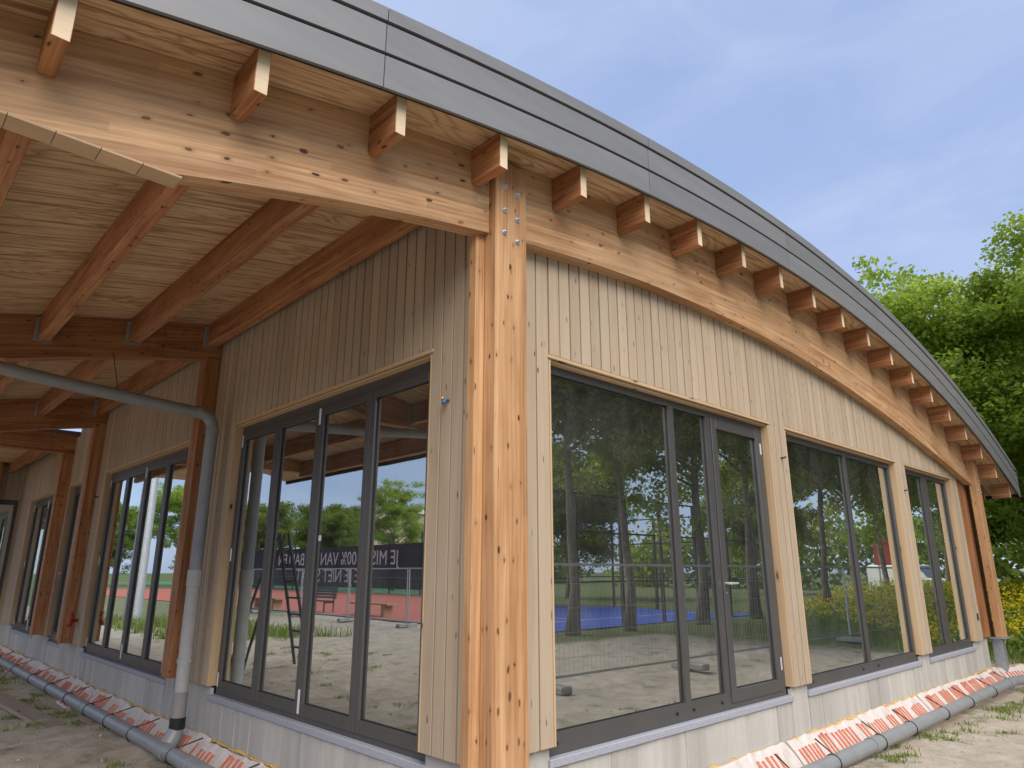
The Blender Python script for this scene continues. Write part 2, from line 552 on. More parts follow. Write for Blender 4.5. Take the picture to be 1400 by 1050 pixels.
_boxcache = {}
def board(name, x0, x1, y0, y1, z0, z1, mat, parent, grain, bevel=0.0, end=None):
    """a straight timber or slab; equal sizes share one mesh"""
    d = (round(x1 - x0, 3), round(y1 - y0, 3), round(z1 - z0, 3))
    key = (d, mat, grain, bevel, end)
    me = _boxcache.get(key)
    if me is None:
        hx, hy, hz = d[0] / 2, d[1] / 2, d[2] / 2
        mats = [mat] + ([end] if end else [])
        me = mesh(name, boxv(-hx, hx, -hy, hy, -hz, hz), BOXF, mats)
        if bevel:
            bm = bmesh.new(); bm.from_mesh(me)
            bmesh.ops.bevel(bm, geom=list(bm.edges), offset=bevel, segments=1, affect='EDGES')
            bm.to_mesh(me); bm.free(); me.update()
        if end:
            ax = 'xyz'.index(grain)
            for p in me.polygons:
                if abs(p.normal[ax]) > 0.9: p.material_index = 1
        set_uv(me, grain)
        _boxcache[key] = me
    return link(name, me, parent, ((x0 + x1) / 2, (y0 + y1) / 2, (z0 + z1) / 2))

# smooth value noise for terrain
_perm = rng.random((64, 64))
def vnoise(x, y):
    xi = np.floor(x).astype(int); yi = np.floor(y).astype(int)
    fx = x - xi; fy = y - yi
    fx = fx * fx * (3 - 2 * fx); fy = fy * fy * (3 - 2 * fy)
    g = lambda i, j: _perm[i % 64, j % 64]
    return (g(xi, yi) * (1 - fx) + g(xi + 1, yi) * fx) * (1 - fy) + (g(xi, yi + 1) * (1 - fx) + g(xi + 1, yi + 1) * fx) * fy

def ground_h(x, y):
    x = np.asarray(x, float); y = np.asarray(y, float)
    h = (vnoise(x * 0.45, y * 0.45) - 0.5) * 0.10 + (vnoise(x * 1.7 + 9, y * 1.7) - 0.5) * 0.06 + (vnoise(x * 5 + 3, y * 5) - 0.5) * 0.045 + (vnoise(x * 11 + 3, y * 11) - 0.5) * 0.022
    near = np.clip(1 - np.maximum(np.abs(x - 7) - 13, 0) / 4, 0, 1) * np.clip(1 - np.maximum(np.abs(y - 8) - 12, 0) / 4, 0, 1)
    # flat under the building and gentle beside its wall
    inside = (x > 2.75) & (y > 3.2) & (x < 14) & (y < 19)
    h = h * near * np.where(inside, 0, 1)
    return h - 0.02

# ------------------------------------------------------------------ GROUND
def make_ground():
    def axis(lo, hi, a, b, fine):
        s = list(np.arange(a, b + 1e-6, fine))
        q, st = b, fine
        while q < hi:
            st *= 1.35; q += st; s.append(min(q, hi))
        q, st = a, fine
        while q > lo:
            st *= 1.35; q -= st; s.insert(0, max(q, lo))
        return np.array(s)
    xs = axis(-700, 900, -7, 18, 0.085)
    ys = axis(-700, 900, -5, 19, 0.085)
    X, Y = np.meshgrid(xs, ys, indexing='ij')
    Z = ground_h(X, Y)
    v = np.stack([X, Y, Z], -1).reshape(-1, 3)
    nx, ny = len(xs), len(ys)
    i, j = np.meshgrid(np.arange(nx - 1), np.arange(ny - 1), indexing='ij')
    a = (i * ny + j).ravel()
    f = np.stack([a, a + ny, a + ny + 1, a + 1], -1)
    me = bpy.data.meshes.new('ground')
    me.vertices.add(len(v)); me.vertices.foreach_set('co', v.ravel())
    me.loops.add(f.size); me.loops.foreach_set('vertex_index', f.ravel())
    me.polygons.add(len(f)); me.polygons.foreach_set('loop_start', np.arange(0, f.size, 4))
    me.polygons.foreach_set('use_smooth', np.ones(len(f), bool))
    me.update(calc_edges=True); me.validate()
    me.materials.append(MATS['ground_sand'])
    o = link('ground', me)
    tag(o, 'trampled sandy ground with patches of grass', None, None, 'structure')
make_ground()

# ------------------------------------------------------------------ BUILDING geometry
TOPC = [-0.00018944792334344758, -0.017174143622074617, 0.25101228950232546, 2.144102431513826]
BOTC = [0.000832031548688063, -0.035669240076711864, 0.32300488224306667, 1.5011670092708997]
def top_z(x): return float(np.polyval(TOPC, x)) + ZC                 # underside of the plywood deck
def bot_z(x):
    return (float(np.polyval(BOTC, max(x, 0.76))) if x > 0.76 else float(np.polyval(BOTC, 0.76))) + ZC
XL, XR = -1.05, 15.15          # roof edges
YE = 2.69                      # back of fascia
FR = [3.01, 7.52, 12.16]       # front faces of the three arches
YB = 13.95                     # rear end of the vaulted roof
ZS, ZT = 0.53, 3.055           # window frame bottom and top
ZCL = 0.60                     # cladding bottom
YC, XC = 3.12, 2.655           # cladding faces
YF, XF = 3.20, 2.74            # window frame faces

bld = empty('timber_pavilion', (2.8, 3.1, 0), 'curved-roof timber pavilion with beige board cladding, glulam arches and dark window frames', 'building')

def arch_beam(y0, y1, xa, xb, lift=0.0, mat='glulam', n=60):
    mb = MB()
    xs = np.linspace(xa, xb, n)
    if xa < 0.76 < xb:
        xs = np.sort(np.append(xs, 0.76))
    prof = [(x, (bot_z(x) + (lift if x < 2.7 else 0.0)), top_z(x) - 0.004) for x in xs]
    prof = [(x, min(b, t - 0.05), t) for x, b, t in prof]
    v = []
    for x, b, t in prof:
        v += [(x, y0, b), (x, y0, t), (x, y1, t), (x, y1, b)]
    f = []
    for i in range(len(prof) - 1):
        a, b = i * 4, i * 4 + 4
        f += [(a, b, b + 1, a + 1), (a + 1, b + 1, b + 2, a + 2), (a + 2, b + 2, b + 3, a + 3), (a + 3, b + 3, b, a)]
    f += [(0, 1, 2, 3), tuple((len(prof) - 1) * 4 + q for q in (3, 2, 1, 0))]
    mb.add(v, f)
    o = mb.build('arch_beam', mat, bld)
    me = o.data
    uvl = me.uv_layers.new(name='UVMap')
    cz = o.location.z; cx = WORLD[o.name].x; czw = WORLD[o.name].z
    for p in me.polygons:
        for li in p.loop_indices:
            co = me.vertices[me.loops[li].vertex_index].co
            x = co.x + cx; z = co.z + czw
            vv = (z - top_z(x)) if abs(p.normal.y) > 0.5 else (co.y + 0.013)
            uvl.data[li].uv = (x, vv)
    return o

front_l = arch_beam(3.01, 3.117, XL + 0.06, 2.655)
front_r = arch_beam(3.011, 3.117, 2.94, 13.5)
tag(front_l, 'cantilevered front arch with level cut tail')
arch_beam(FR[1], FR[1] + 0.14, XL + 0.06, 13.75, 0.16, 'timber_bounce_tint')
arch_beam(FR[2], FR[2] + 0.14, XL + 0.06, 13.75, 0.10, 'timber_bounce_tint')
# lamella ends showing on the level underside of the front beam's tail
for i in range(11):
    xa = 0.80 - (i + 1) * 0.163
    if XL + 0.1 < xa < 0.66:
        mb = MB(); z = bot_z(0)
        mb.box(xa + 0.0015, xa + 0.1615, 3.006, 3.121, z - 0.012, z - 0.0005)
        o = mb.build('lamella_strip', 'trim_board', bld, 'x', bevel=0.001)

# ---- posts
def post(x0, x1, y0, y1, z0, z1, mat='glulam_post'):
    mb = MB(); mb.box(x0, x1, y0, y1, z0, z1)
    return mb.build('post', mat, bld, 'z', bevel=0.004)
corner = post(2.660, 2.938, 2.95, 3.055, 0.575, top_z(2.66) - 0.02)
tag(corner, 'front corner post with bolted beam joint')
post(2.590, 2.93, 3.058, 3.128, 0.575, bot_z(2.6) + 0.01)
post(13.50, 13.78, 2.95, 3.055, 0.62, top_z(13.78) - 0.02)
post(13.062, 13.80, 3.13, 3.30, 0.625, bot_z(13.06) + 0.03, 'timber_bounce_tint')
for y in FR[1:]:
    post(2.50, 2.68, y - 0.02, y + 0.16, 0.62, bot_z(2.5) + 0.18, 'timber_bounce_tint')
    post(2.682, 2.73, y - 0.012, y + 0.15, 0.62, bot_z(2.6) + 0.16, 'timber_bounce_tint')
# bolts on the corner post
def bolt(x, z, y=2.95, par=None):
    mb = MB()
    mb.tube([(x, y + 0.002, z), (x, y - 0.006, z)], 0.021, 14)
    mb.tube([(x, y - 0.006, z), (x, y - 0.018, z)], 0.012, 6)
    mb.tube([(x, y - 0.018, z), (x, y - 0.026, z)], 0.007, 8)
    mb.build('bolt', 'bolt_zinc', par)
zt = 2.38 + ZC
for dx, dz in ((0.075, 0.085), (0.19, 0.065), (0.075, -0.085), (0.19, -0.115), (0.075, -0.245), (0.19, -0.275)):
    bolt(2.66 + dx, zt + dz, par=corner)
rp = bpy.data.objects['post.002']
for dz in (0.0, -0.2):
    bolt(13.58, top_z(13.7) - 0.35 + dz, par=rp); bolt(13.69, top_z(13.7) - 0.38 + dz, par=rp)
# base plates and the free-standing steel leg of the far corner
mb = MB(); mb.box(2.575, 2.96, 2.93, 3.18, 0.556, 0.574); mb.build('base_plate', 'galvanised', bld)
mb = MB(); mb.box(13.46, 13.86, 2.91, 3.33, 0.603, 0.619)
mb.build('base_plate', 'galvanised', bld)
mb = MB(); mb.box(13.55, 13.74, 2.99, 3.13, -0.05, 0.603); mb.build('steel_leg', 'galvanised', bld, bevel=0.004)

# ---- purlins
PX = [0.205 + 0.764 * i for i in range(-1, 20)]
PW = 0.074
for i, x in enumerate(PX):
    PW = 0.074
    if x > XR - 0.2: continue
    zt_ = top_z(x) - 0.003
    dep = 0.242
    board('purlin', x, x + 0.066, 2.735, 3.0095, zt_ - dep, zt_, 'timber_bounce_tint', bld, 'y', 0.003, 'end_grain')
    hi = 3.119; x -= 0.022; PW = 0.098; dep = 0.262
    if x < 2.6 or x > 3.2:
        o = board('purlin', x, x + PW, hi, FR[1] - 0.001, zt_ - dep, zt_, 'timber_bounce_tint', bld, 'y', 0.003)
        mb = MB()
        for q in (x - 0.004, x + PW + 0.0005):
            mb.box(q, q + 0.0035, FR[1] - 0.06, FR[1] - 0.001, zt_ - dep - 0.004, zt_ - 0.03)
        mb.box(x - 0.004, x + PW + 0.004, FR[1] - 0.06, FR[1] - 0.001, zt_ - dep - 0.008, zt_ - dep - 0.0045)
        mb.box(x - 0.025, x - 0.0045, FR[1] - 0.004, FR[1] - 0.001, zt_ - dep, zt_ - 0.03)
        mb.box(x + PW + 0.0045, x + PW + 0.025, FR[1] - 0.004, FR[1] - 0.001, zt_ - dep, zt_ - 0.03)
        mb.build('joist_hanger', 'galvanised', o)
        o = board('purlin', x, x + PW, FR[1] + 0.141, FR[2] - 0.001, zt_ - dep, zt_, 'timber_bounce_tint', bld, 'y', 0.003)
        mb = MB()
        for q in (x - 0.004, x + PW + 0.0005):
            mb.box(q, q + 0.0035, FR[2] - 0.06, FR[2] - 0.001, zt_ - dep - 0.004, zt_ - 0.03)
        mb.box(x - 0.025, x - 0.0045, FR[2] - 0.004, FR[2] - 0.001, zt_ - dep, zt_ - 0.03)
        mb.build('joist_hanger', 'galvanised', o)

# ---- plywood deck, in sheets
edges_x = [XL] + [x + 0.035 for x in PX if XL + 0.2 < x < XR - 0.2] + [XR - 0.02]
for i in range(len(edges_x) - 1):
    xa, xb = edges_x[i] + 0.001, edges_x[i + 1] - 0.001
    for ya, yb in ((YE + 0.002, 3.118), (3.12, 5.40), (5.402, 7.60), (7.602, 10.0), (10.002, YB)):
        n = 4
        xs = np.linspace(xa, xb, n)
        v = []; 
        for x in xs:
            t = top_z(x)
            v += [(x, ya, t), (x, yb, t), (x, yb, t + 0.018), (x, ya, t + 0.018)]
        f = []
        for q in range(n - 1):
            a, b = q * 4, q * 4 + 4
            f += [(a, a + 1, b + 1, b), (a + 1, a + 2, b + 2, b + 1), (a + 2, a + 3, b + 3, b + 2), (a + 3, a, b, b + 3)]
        f += [(0, 3, 2, 1), tuple((n - 1) * 4 + q for q in (0, 1, 2, 3))]
        mb = MB(); mb.add(v, f); mb.build('plywood_sheet', 'plywood', bld, 'x')

# ---- roof covering
def roof_cover():
    xs = np.linspace(XL - 0.02, XR - 0.01, 70)
    v = []
    for x in xs:
        t = top_z(x)
        for y, dz in ((YE + 0.001, 0.021), (YB + 0.02, 0.021), (YB + 0.02, 0.40), (YE + 0.001, 0.40)):
            v.append((x, y, t + dz))
    f = []
    for q in range(len(xs) - 1):
        a, b = q * 4, q * 4 + 4
        f += [(a, a + 1, b + 1, b), (a + 1, a + 2, b + 2, b + 1), (a + 2, a + 3, b + 3, b + 2), (a + 3, a, b, b + 3)]
    f += [(0, 3, 2, 1), tuple((len(xs) - 1) * 4 + q for q in (0, 1, 2, 3))]
    mb = MB(); mb.add(v, f); mb.build('roof', 'roofing', bld)
roof_cover()

# ---- fascia: two rows of panels and a cap, butt joints every 2.45 m
def curved_strip(name, xa, xb, lo, hi, y0, y1, mat, n=10, parent=bld):
    xs = np.linspace(xa, xb, n); v = []
    for x in xs:
        t = top_z(x)
        v += [(x, y0, t + lo), (x, y1, t + lo), (x, y1, t + hi), (x, y0, t + hi)]
    f = []
    for q in range(n - 1):
        a, b = q * 4, q * 4 + 4
        f += [(a, a + 1, b + 1, b), (a + 1, a + 2, b + 2, b + 1), (a + 2, a + 3, b + 3, b + 2), (a + 3, a, b, b + 3)]
    f += [(0, 3, 2, 1), tuple((n - 1) * 4 + q for q in (0, 1, 2, 3))]
    mb = MB(); mb.add(v, f)
    return mb.build(name, mat, parent)
jx = [XL - 0.03] + [1.60 + 2.40 * i for i in range(6)] + [XR]
for i in range(len(jx) - 1):
    a, b = jx[i] + 0.003, jx[i + 1] - 0.003
    curved_strip('fascia_panel', a, b, -0.052, 0.145, YE - 0.030, YE - 0.010, 'fascia_metal')
    curved_strip('fascia_panel', a, b, 0.168, 0.345, YE - 0.030, YE - 0.010, 'fascia_metal')
    curved_strip('fascia_cap', a, b, 0.362, 0.445, YE - 0.040, YE + 0.16, 'fascia_metal')
curved_strip('fascia_backing', XL - 0.025, XR - 0.005, -0.055, 0.40, YE - 0.009, YE + 0.0005, 'dark_gap', 70)
# side fascias closing the eaves
for xe, s in ((XL - 0.03, -1), (XR, 1)):
    t = top_z(xe)
    for lo, hi in ((-0.052, 0.145), (0.168, 0.345)):
        mb = MB(); mb.box(min(xe, xe + s * 0.02), max(xe, xe + s * 0.02), YE - 0.03, YB, t + lo, t + hi); mb.build('fascia_panel', 'fascia_metal', bld)
    mb = MB(); mb.box(min(xe, xe - s * 0.012) , max(xe, xe - s * 0.012), YE - 0.008, YB, t - 0.05, t + 0.39); mb.build('fascia_backing', 'dark_gap', bld)
    mb = MB(); mb.box(min(xe - s * .1, xe + s * 0.03), max(xe - s * .1, xe + s * 0.03), YE - 0.04, YB, t + 0.362, t + 0.445); mb.build('fascia_cap', 'fascia_metal', bld)

# ------------------------------------------------------------------ WALLS
OPR = [(3.325, 6.55), (6.905, 10.185), (10.55, 12.72)]
OPL = [(3.585, 6.90), (8.17, 11.70), (13.15, 14.00), (15.25, 17.45)]
YEND = 18.7
def wall_mesh(axis, s0, s1, ops, topf, d0, d1, name, label):
    """dark membrane faced wall core with its openings"""
    mb = MB(); cuts = [s0] + [q for o in ops for q in o] + [s1]
    for i in range(len(cuts) - 1):
        a, b = cuts[i], cuts[i + 1]
        spans = [(ZCL - 0.02, None)] if i % 2 == 0 else [(ZT + 0.012, None)]
        n = max(2, int((b - a) / 0.4) + 1)
        ss = np.linspace(a, b, n)
        z0 = spans[0][0]
        for q in range(n - 1):
            p, r = ss[q], ss[q + 1]
            za, zb = topf(p), topf(r)
            if axis == 'x':
                v = [(p, d0, z0), (r, d0, z0), (r, d1, z0), (p, d1, z0), (p, d0, za), (r, d0, zb), (r, d1, zb), (p, d1, za)]
            else:
                v = [(d0, p, z0), (d1, p, z0), (d1, r, z0), (d0, r, z0), (d0, p, za), (d1, p, za), (d1, r, zb), (d0, r, zb)]
            mb.add(v, BOXF)
    o = mb.build(name, 'membrane', bld)
    return tag(o, label)
wr = wall_mesh('x', 2.94, 13.06, OPR, lambda x: top_z(x) - 0.012, YC + 0.052, YC + 0.22, 'gable_wall', 'gable wall clad in pale upright boards')
def left_top(y):
    return (top_z(2.66) - 0.012) if y < YB else 4.0
wl = wall_mesh('y', 3.16, YEND, OPL, left_top, XC + 0.052, XC + 0.22, 'terrace_wall', 'wall under the canopy clad in upright boards')

def clad(axis, s0, s1, ops, topf, wallo, depth):
    edges = [s0] + [q for o in ops for q in o] + [s1]
    for i in range(len(edges) - 1):
        a, b = edges[i], edges[i + 1]
        z0 = ZCL if i % 2 == 0 else ZT + 0.036
        n = max(1, round((b - a) / 0.117)); wd = (b - a) / n
        for q in range(n):
            p, r = a + q * wd + 0.0065, a + (q + 1) * wd - 0.0065
            zt1 = min(topf(p), topf(r)) if True else 0
            off = random.uniform(-0.0025, 0.0025)
            zt1 = round(zt1, 3)
            if zt1 - z0 < 0.03: continue
            if axis == 'x':
                board('board', p, r, depth + off, depth + 0.026 + off, z0, zt1, 'cladding_board', wallo, 'z', 0.0025)
            else:
                board('board', depth + off, depth + 0.026 + off, p, r, z0, zt1, 'cladding_board', wallo, 'z', 0.0025)
clad('x', 2.94, 13.055, OPR, lambda x: bot_z(x) + 0.02, wr, YC)
def left_clad_top(y):
    return top_z(2.62) - 0.02 if y < YB else 3.94
clad('y', 3.131, 7.50, OPL[:1], left_clad_top, wl, XC)
clad('y', 7.68, 12.14, OPL[1:2], left_clad_top, wl, XC)
clad('y', 12.32, YEND - 0.03, OPL[2:], left_clad_top, wl, XC)
# thin sawn trims round the openings
for a, b in OPR:
    board('head_trim', a - 0.02, b + 0.02, YC - 0.006, YC + 0.02, ZT + 0.008, ZT + 0.033, 'trim_board', wr, 'x', 0.002)
    board('jamb_board', b - 0.0165, b - 0.0005, YC + 0.002, YF + 0.05, ZCL, ZT, 'trim_board', wr, 'z', 0.002)
    board('jamb_board', a + 0.0005, a + 0.0165, YC + 0.002, YF + 0.05, ZCL, ZT, 'trim_board', wr, 'z', 0.002)
    board('head_board', a + 0.017, b - 0.017, YC + 0.021, YF + 0.05, ZT - 0.008, ZT + 0.006, 'trim_board', wr, 'x', 0.002)
for a, b in OPL:
    board('head_trim', XC - 0.006, XC + 0.02, a - 0.02, b + 0.02, ZT + 0.008, ZT + 0.033, 'trim_board', wl, 'y', 0.002)
    board('jamb_board', XC + 0.002, XF + 0.05, b - 0.0165, b - 0.0005, ZCL, ZT, 'trim_board', wl, 'z', 0.002)
    board('jamb_board', XC + 0.002, XF + 0.05, a + 0.0005, a + 0.0165, ZCL, ZT, 'trim_board', wl, 'z', 0.002)
    board('head_board', XC + 0.021, XF + 0.05, a + 0.017, b - 0.017, ZT - 0.008, ZT + 0.006, 'trim_board', wl, 'y', 0.002)

# ------------------------------------------------------------------ GLAZING (built along +s; s = x on the gable, s = y on the terrace wall)
def P3(axis, s, d, z):           # d = depth measured inwards from the frame face
    return (s, YF + d, z) if axis == 'x' else (XF + d, s, z)
def sbox(mb, axis, s0, s1, d0, d1, z0, z1, m=0):
    a = P3(axis, s0, d0, z0); b = P3(axis, s1, d1, z1)
    mb.box(min(a[0], b[0]), max(a[0], b[0]), min(a[1], b[1]), max(a[1], b[1]), z0, z1, m)
def ring(mb, axis, s0, s1, z0, z1, w_, d0, d1, wb=None, wt=None, m=0):
    wb = wb or w_; wt = wt or w_
    sbox(mb, axis, s0, s0 + w_, d0, d1, z0, z1, m)
    sbox(mb, axis, s1 - w_, s1, d0, d1, z0, z1, m)
    sbox(mb, axis, s0 + w_, s1 - w_, d0, d1, z0, z0 + wb, m)
    sbox(mb, axis, s0 + w_, s1 - w_, d0, d1, z1 - wt, z1, m)
def pane(axis, s0, s1, z0, z1, d, par):
    mb = MB(); sbox(mb, axis, s0 - 0.008, s1 + 0.008, d, d + 0.030, z0 - 0.008, z1 + 0.008)
    mb.build('pane', 'glass', par)
    # gasket and spacer bar seen round the edge of the insulating glass
    mb = MB(); ring(mb, axis, s0, s1, z0, z1, 0.007, d - 0.008, d - 0.0008)
    mb.build('gasket', 'rubber', par)
    mb = MB(); ring(mb, axis, s0 + 0.001, s1 - 0.001, z0 + 0.001, z1 - 0.001, 0.012, d + 0.0315, d + 0.036)
    mb.build('spacer_bar', 'spacer', par)
def hinge(axis, s, z, h, par, w_=0.016):
    mb = MB()
    p = P3(axis, s, -0.010, z)
    q = P3(axis, s, -0.010, z + h)
    mb.tube([p, q], w_ * 0.55, 8)
    p = P3(axis, s + w_ * 1.25, -0.010, z); q = P3(axis, s + w_ * 1.25, -0.010, z + h)
    mb.tube([p, q], w_ * 0.5, 8)
    sbox(mb, axis, s - w_ * .5, s + w_ * 1.7, -0.004, 0.001, z + h * 0.05, z + h * 0.95)
    mb.build('hinge', 'steel', par, smooth=True)
def sill(axis, s0, s1, par):
    mb = MB(); sbox(mb, axis, s0 - 0.03, s1 + 0.03, -0.055, 0.10, ZS - 0.052, ZS - 0.003)
    mb.build('sill', 'sill_stone', par, bevel=0.004)
def lever(axis, s, z, par, dirn=1):
    mb = MB()
    sbox(mb, axis, s - 0.014, s + 0.014, -0.008, -0.0005, z - 0.11, z + 0.05)
    mb.tube([P3(axis, s, -0.006, z), P3(axis, s, -0.055, z)], 0.010, 10)
    mb.tube([P3(axis, s, -0.055, z), P3(axis, s + 0.045 * dirn, -0.058, z), P3(axis, s + 0.13 * dirn, -0.055, z)], [0.011, 0.010, 0.009], 10)
    mb.tube([P3(axis, s, -0.0085, z - 0.08), P3(axis, s, -0.012, z - 0.08)], 0.009, 10)
    mb.build('handle', 'steel', par, smooth=True)
def caps(axis, ss, z, par):
    for s in ss:
        mb = MB(); mb.tube([P3(axis, s, -0.0005, z), P3(axis, s, -0.009, z)], 0.012, 10)
        mb.build('drain_cap', 'rubber', par)

def frame_part(axis, s0, s1, name, label, bars=(), wb=0.125, wt=0.062, w_=0.062):
    mb = MB(); ring(mb, axis, s0, s1, ZS, ZT, w_, 0.0, 0.09, wb, wt)
    for a, b in bars:
        sbox(mb, axis, a, b, 0.0, 0.09, ZS + wb, ZT - wt)
    o = mb.build(name, 'frame_metal', bld)
    tag(o, label)
    sill(axis, s0, s1, o)
    return o
e = 0.018
# gable opening 1: wide fixed pane, narrow pane, door with lever handle
a, b = OPR[0]; a += e; b -= e
o = frame_part('x', a, b, 'window', 'wide fixed glazing with side door next to the corner post', [(4.885, 4.955), (5.475, 5.545)], 0.125, 0.065, 0.062)
pane('x', a + 0.062, 4.885, ZS + 0.125, ZT - 0.065, 0.03, o)
pane('x', 4.955, 5.475, ZS + 0.125, ZT - 0.065, 0.03, o)
mb = MB(); ring(mb, 'x', 5.550, b - 0.066, ZS + 0.045, ZT - 0.069, 0.085, -0.012, 0.07, 0.10, 0.085)
dl = mb.build('door_leaf', 'frame_metal', o, bevel=0.003)
pane('x', 5.635, b - 0.151, ZS + 0.145, ZT - 0.154, 0.02, o)
lever('x', 5.592, ZC - 0.095, o)
for z in (0.75, 2.75): hinge('x', b - 0.075, z, 0.11, o, 0.012)
caps('x', (3.42, 4.75, 4.98, 5.40), ZS + 0.065, o)
# gable opening 2
a, b = OPR[1]; a += e; b -= e
o = frame_part('x', a, b, 'window', 'two-pane window in the middle of the gable', [(8.60, 8.67)], 0.105, 0.07, 0.062)
pane('x', a + 0.062, 8.60, ZS + 0.105, ZT - 0.07, 0.03, o)
pane('x', 8.67, b - 0.062, ZS + 0.105, ZT - 0.07, 0.03, o)
caps('x', (7.1, 8.4, 8.85), ZS + 0.055, o)
# gable opening 3
a, b = OPR[2]; a += e; b -= e
o = frame_part('x', a, b, 'window', 'narrow two-pane window farthest along the gable', [(11.50, 11.74)], 0.105, 0.07, 0.062)
pane('x', a + 0.062, 11.50, ZS + 0.105, ZT - 0.07, 0.03, o)
pane('x', 11.74, b - 0.062, ZS + 0.105, ZT - 0.07, 0.03, o)

def folding(s0, s1, n, label, hinge_joints):
    a, b = s0 + e, s1 - e
    mb = MB(); ring(mb, 'y', a, b, ZS, ZT, 0.045, 0.0, 0.10, 0.035, 0.085)
    o = mb.build('folding_door', 'frame_metal', bld)
    tag(o, label); sill('y', s0, s1, o)
    wl_ = (b - a - 0.09) / n
    for i in range(n):
        p = a + 0.045 + i * wl_ + 0.0025; q = p + wl_ - 0.005
        mb = MB(); ring(mb, 'y', p, q, ZS + 0.038, ZT - 0.088, 0.062, -0.012, 0.062, 0.085, 0.062)
        lf = mb.build('leaf_frame', 'frame_metal', o, bevel=0.003)
        pane('y', p + 0.062, q - 0.062, ZS + 0.123, ZT - 0.15, 0.015, o)
    for i in hinge_joints:
        s = a + 0.045 + i * wl_ - 0.010
        for z, h in ((ZS + 0.05, 0.17), (ZT - 0.23, 0.14)):
            hinge('y', s, z, h, o, 0.014)
    for s in (a + 0.04, b - 0.055):
        for z in (ZS + 0.07, ZC + 0.10, ZT - 0.22): hinge('y', s, z, 0.12, o, 0.010)
    return o
fd = folding(*OPL[0], 4, 'four-leaf folding glass door nearest the corner post', (2,))
folding(*OPL[1], 4, 'four-leaf folding glass door beyond the downpipe', (2,))
# white sticker on the second leaf
mb = MB(); sbox(mb, 'y', 5.12, 5.165, 0.0145, 0.0149, ZC + 0.24, ZC + 0.285); mb.build('sticker', 'white_paint', fd)
# single door and last glazing on the terrace wall
a, b = OPL[2]; a += e; b -= e
o = frame_part('y', a, b, 'door', 'narrow glazed door between two posts', [], 0.045, 0.06, 0.05)
mb = MB(); ring(mb, 'y', a + 0.054, b - 0.054, ZS + 0.049, ZT - 0.064, 0.085, -0.012, 0.07, 0.11, 0.085)
mb.build('door_leaf', 'frame_metal', o, bevel=0.003)
pane('y', a + 0.139, b - 0.139, ZS + 0.159, ZT - 0.149, 0.02, o)
lever('y', b - 0.10, ZC - 0.02, o, -1)
folding(*OPL[3], 3, 'folding glass door at the far end of the terrace', (1,))

# ------------------------------------------------------------------ PLINTH
def plinth(axis, s0, s1, ops, parent_label):
    mb = MB()
    if axis == 'x': mb.box(s0, s1, YC + 0.075, YC + 0.2, -0.1, ZS - 0.06)
    else: mb.box(XC + 0.075, XC + 0.2, s0, s1, -0.1, ZS - 0.06)
    po = mb.build('plinth', 'plinth_cement', bld); tag(po, parent_label)
    edges = [s0] + [q for o_ in ops for q in o_] + [s1]
    for i in range(len(edges) - 1):
        a_, b_ = edges[i], edges[i + 1]
        zt_ = ZCL - 0.004 if i % 2 == 0 else ZS - 0.055
        n = max(1, round((b_ - a_) / 0.30)); wd = (b_ - a_) / n
        for q in range(n):
            p, r = a_ + q * wd + 0.0004, a_ + (q + 1) * wd - 0.0004
            d = random.uniform(0.0, 0.002); tl = random.choice((-1, 1)) * random.uniform(0.001, 0.006)
            if axis == 'x':
                y = YC + 0.045 + d
                v = [(p, y + tl, -0.08), (r, y - tl, -0.08), (r, y + .028, -0.08), (p, y + .028, -0.08), (p, y + tl, zt_), (r, y - tl, zt_), (r, y + .028, zt_), (p, y + .028, zt_)]
            else:
                x = XC + 0.045 + d
                v = [(x + tl, p, -0.08), (x + .028, p, -0.08), (x + .028, r, -0.08), (x - tl, r, -0.08), (x + tl, p, zt_), (x + .028, p, zt_), (x + .028, r, zt_), (x - tl, r, zt_)]
            mb = MB(); mb.add(v, BOXF); mb.build('plinth_panel', 'plinth_cement', po)
plinth('x', 2.74, 13.42, OPR, 'pale grey plinth under the gable')
plinth('y', 3.17, YEND, OPL, 'pale grey plinth under the terrace wall')

# ------------------------------------------------------------------ INTERIOR and rear parts
mb = MB(); mb.box(2.86, 13.36, 3.33, YEND, 0.30, 0.505); mb.build('interior_floor', 'screed', bld)
mb = MB(); mb.box(2.9, 13.36, 12.33, 12.49, 0.506, 5.0); mb.build('interior_wall', 'plaster', bld)
mb = MB(); mb.box(13.37, 13.49, 3.35, YEND, 0.0, 3.4); mb.build('side_wall', 'plaster', bld)
mb = MB(); mb.box(2.9, 13.3, 8.9, 9.02, 0.506, 3.3); mb.build('interior_wall', 'plaster', bld)

# flat-roofed rear wing with its own beams, and the wall that closes the terrace
mb = MB(); mb.box(-1.0, 13.6, 14.10, 14.26, 2.03 + ZC, 2.37 + ZC); mb.build('wing_beam', 'timber_bounce_tint', bld, 'x', bevel=0.004)
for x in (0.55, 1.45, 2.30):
    board('wing_joist', x, x + 0.09, 14.262, YEND - 0.012, 2.12 + ZC, 2.33 + ZC, 'timber_bounce_tint', bld, 'y', 0.003)
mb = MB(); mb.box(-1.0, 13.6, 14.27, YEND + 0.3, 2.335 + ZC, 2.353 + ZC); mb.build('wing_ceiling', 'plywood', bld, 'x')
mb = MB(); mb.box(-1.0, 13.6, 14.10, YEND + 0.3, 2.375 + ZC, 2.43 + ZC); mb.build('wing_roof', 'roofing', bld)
mb = MB(); mb.box(2.48, 2.66, 14.08, 14.26, 0.62, 2.03 + ZC); mb.build('post', 'timber_bounce_tint', bld, 'z', bevel=0.004)
we = MB().box(1.5, 2.70, YEND + 0.036, YEND + 0.2, ZT + 0.1, 3.94).build('end_wall', 'membrane', bld)
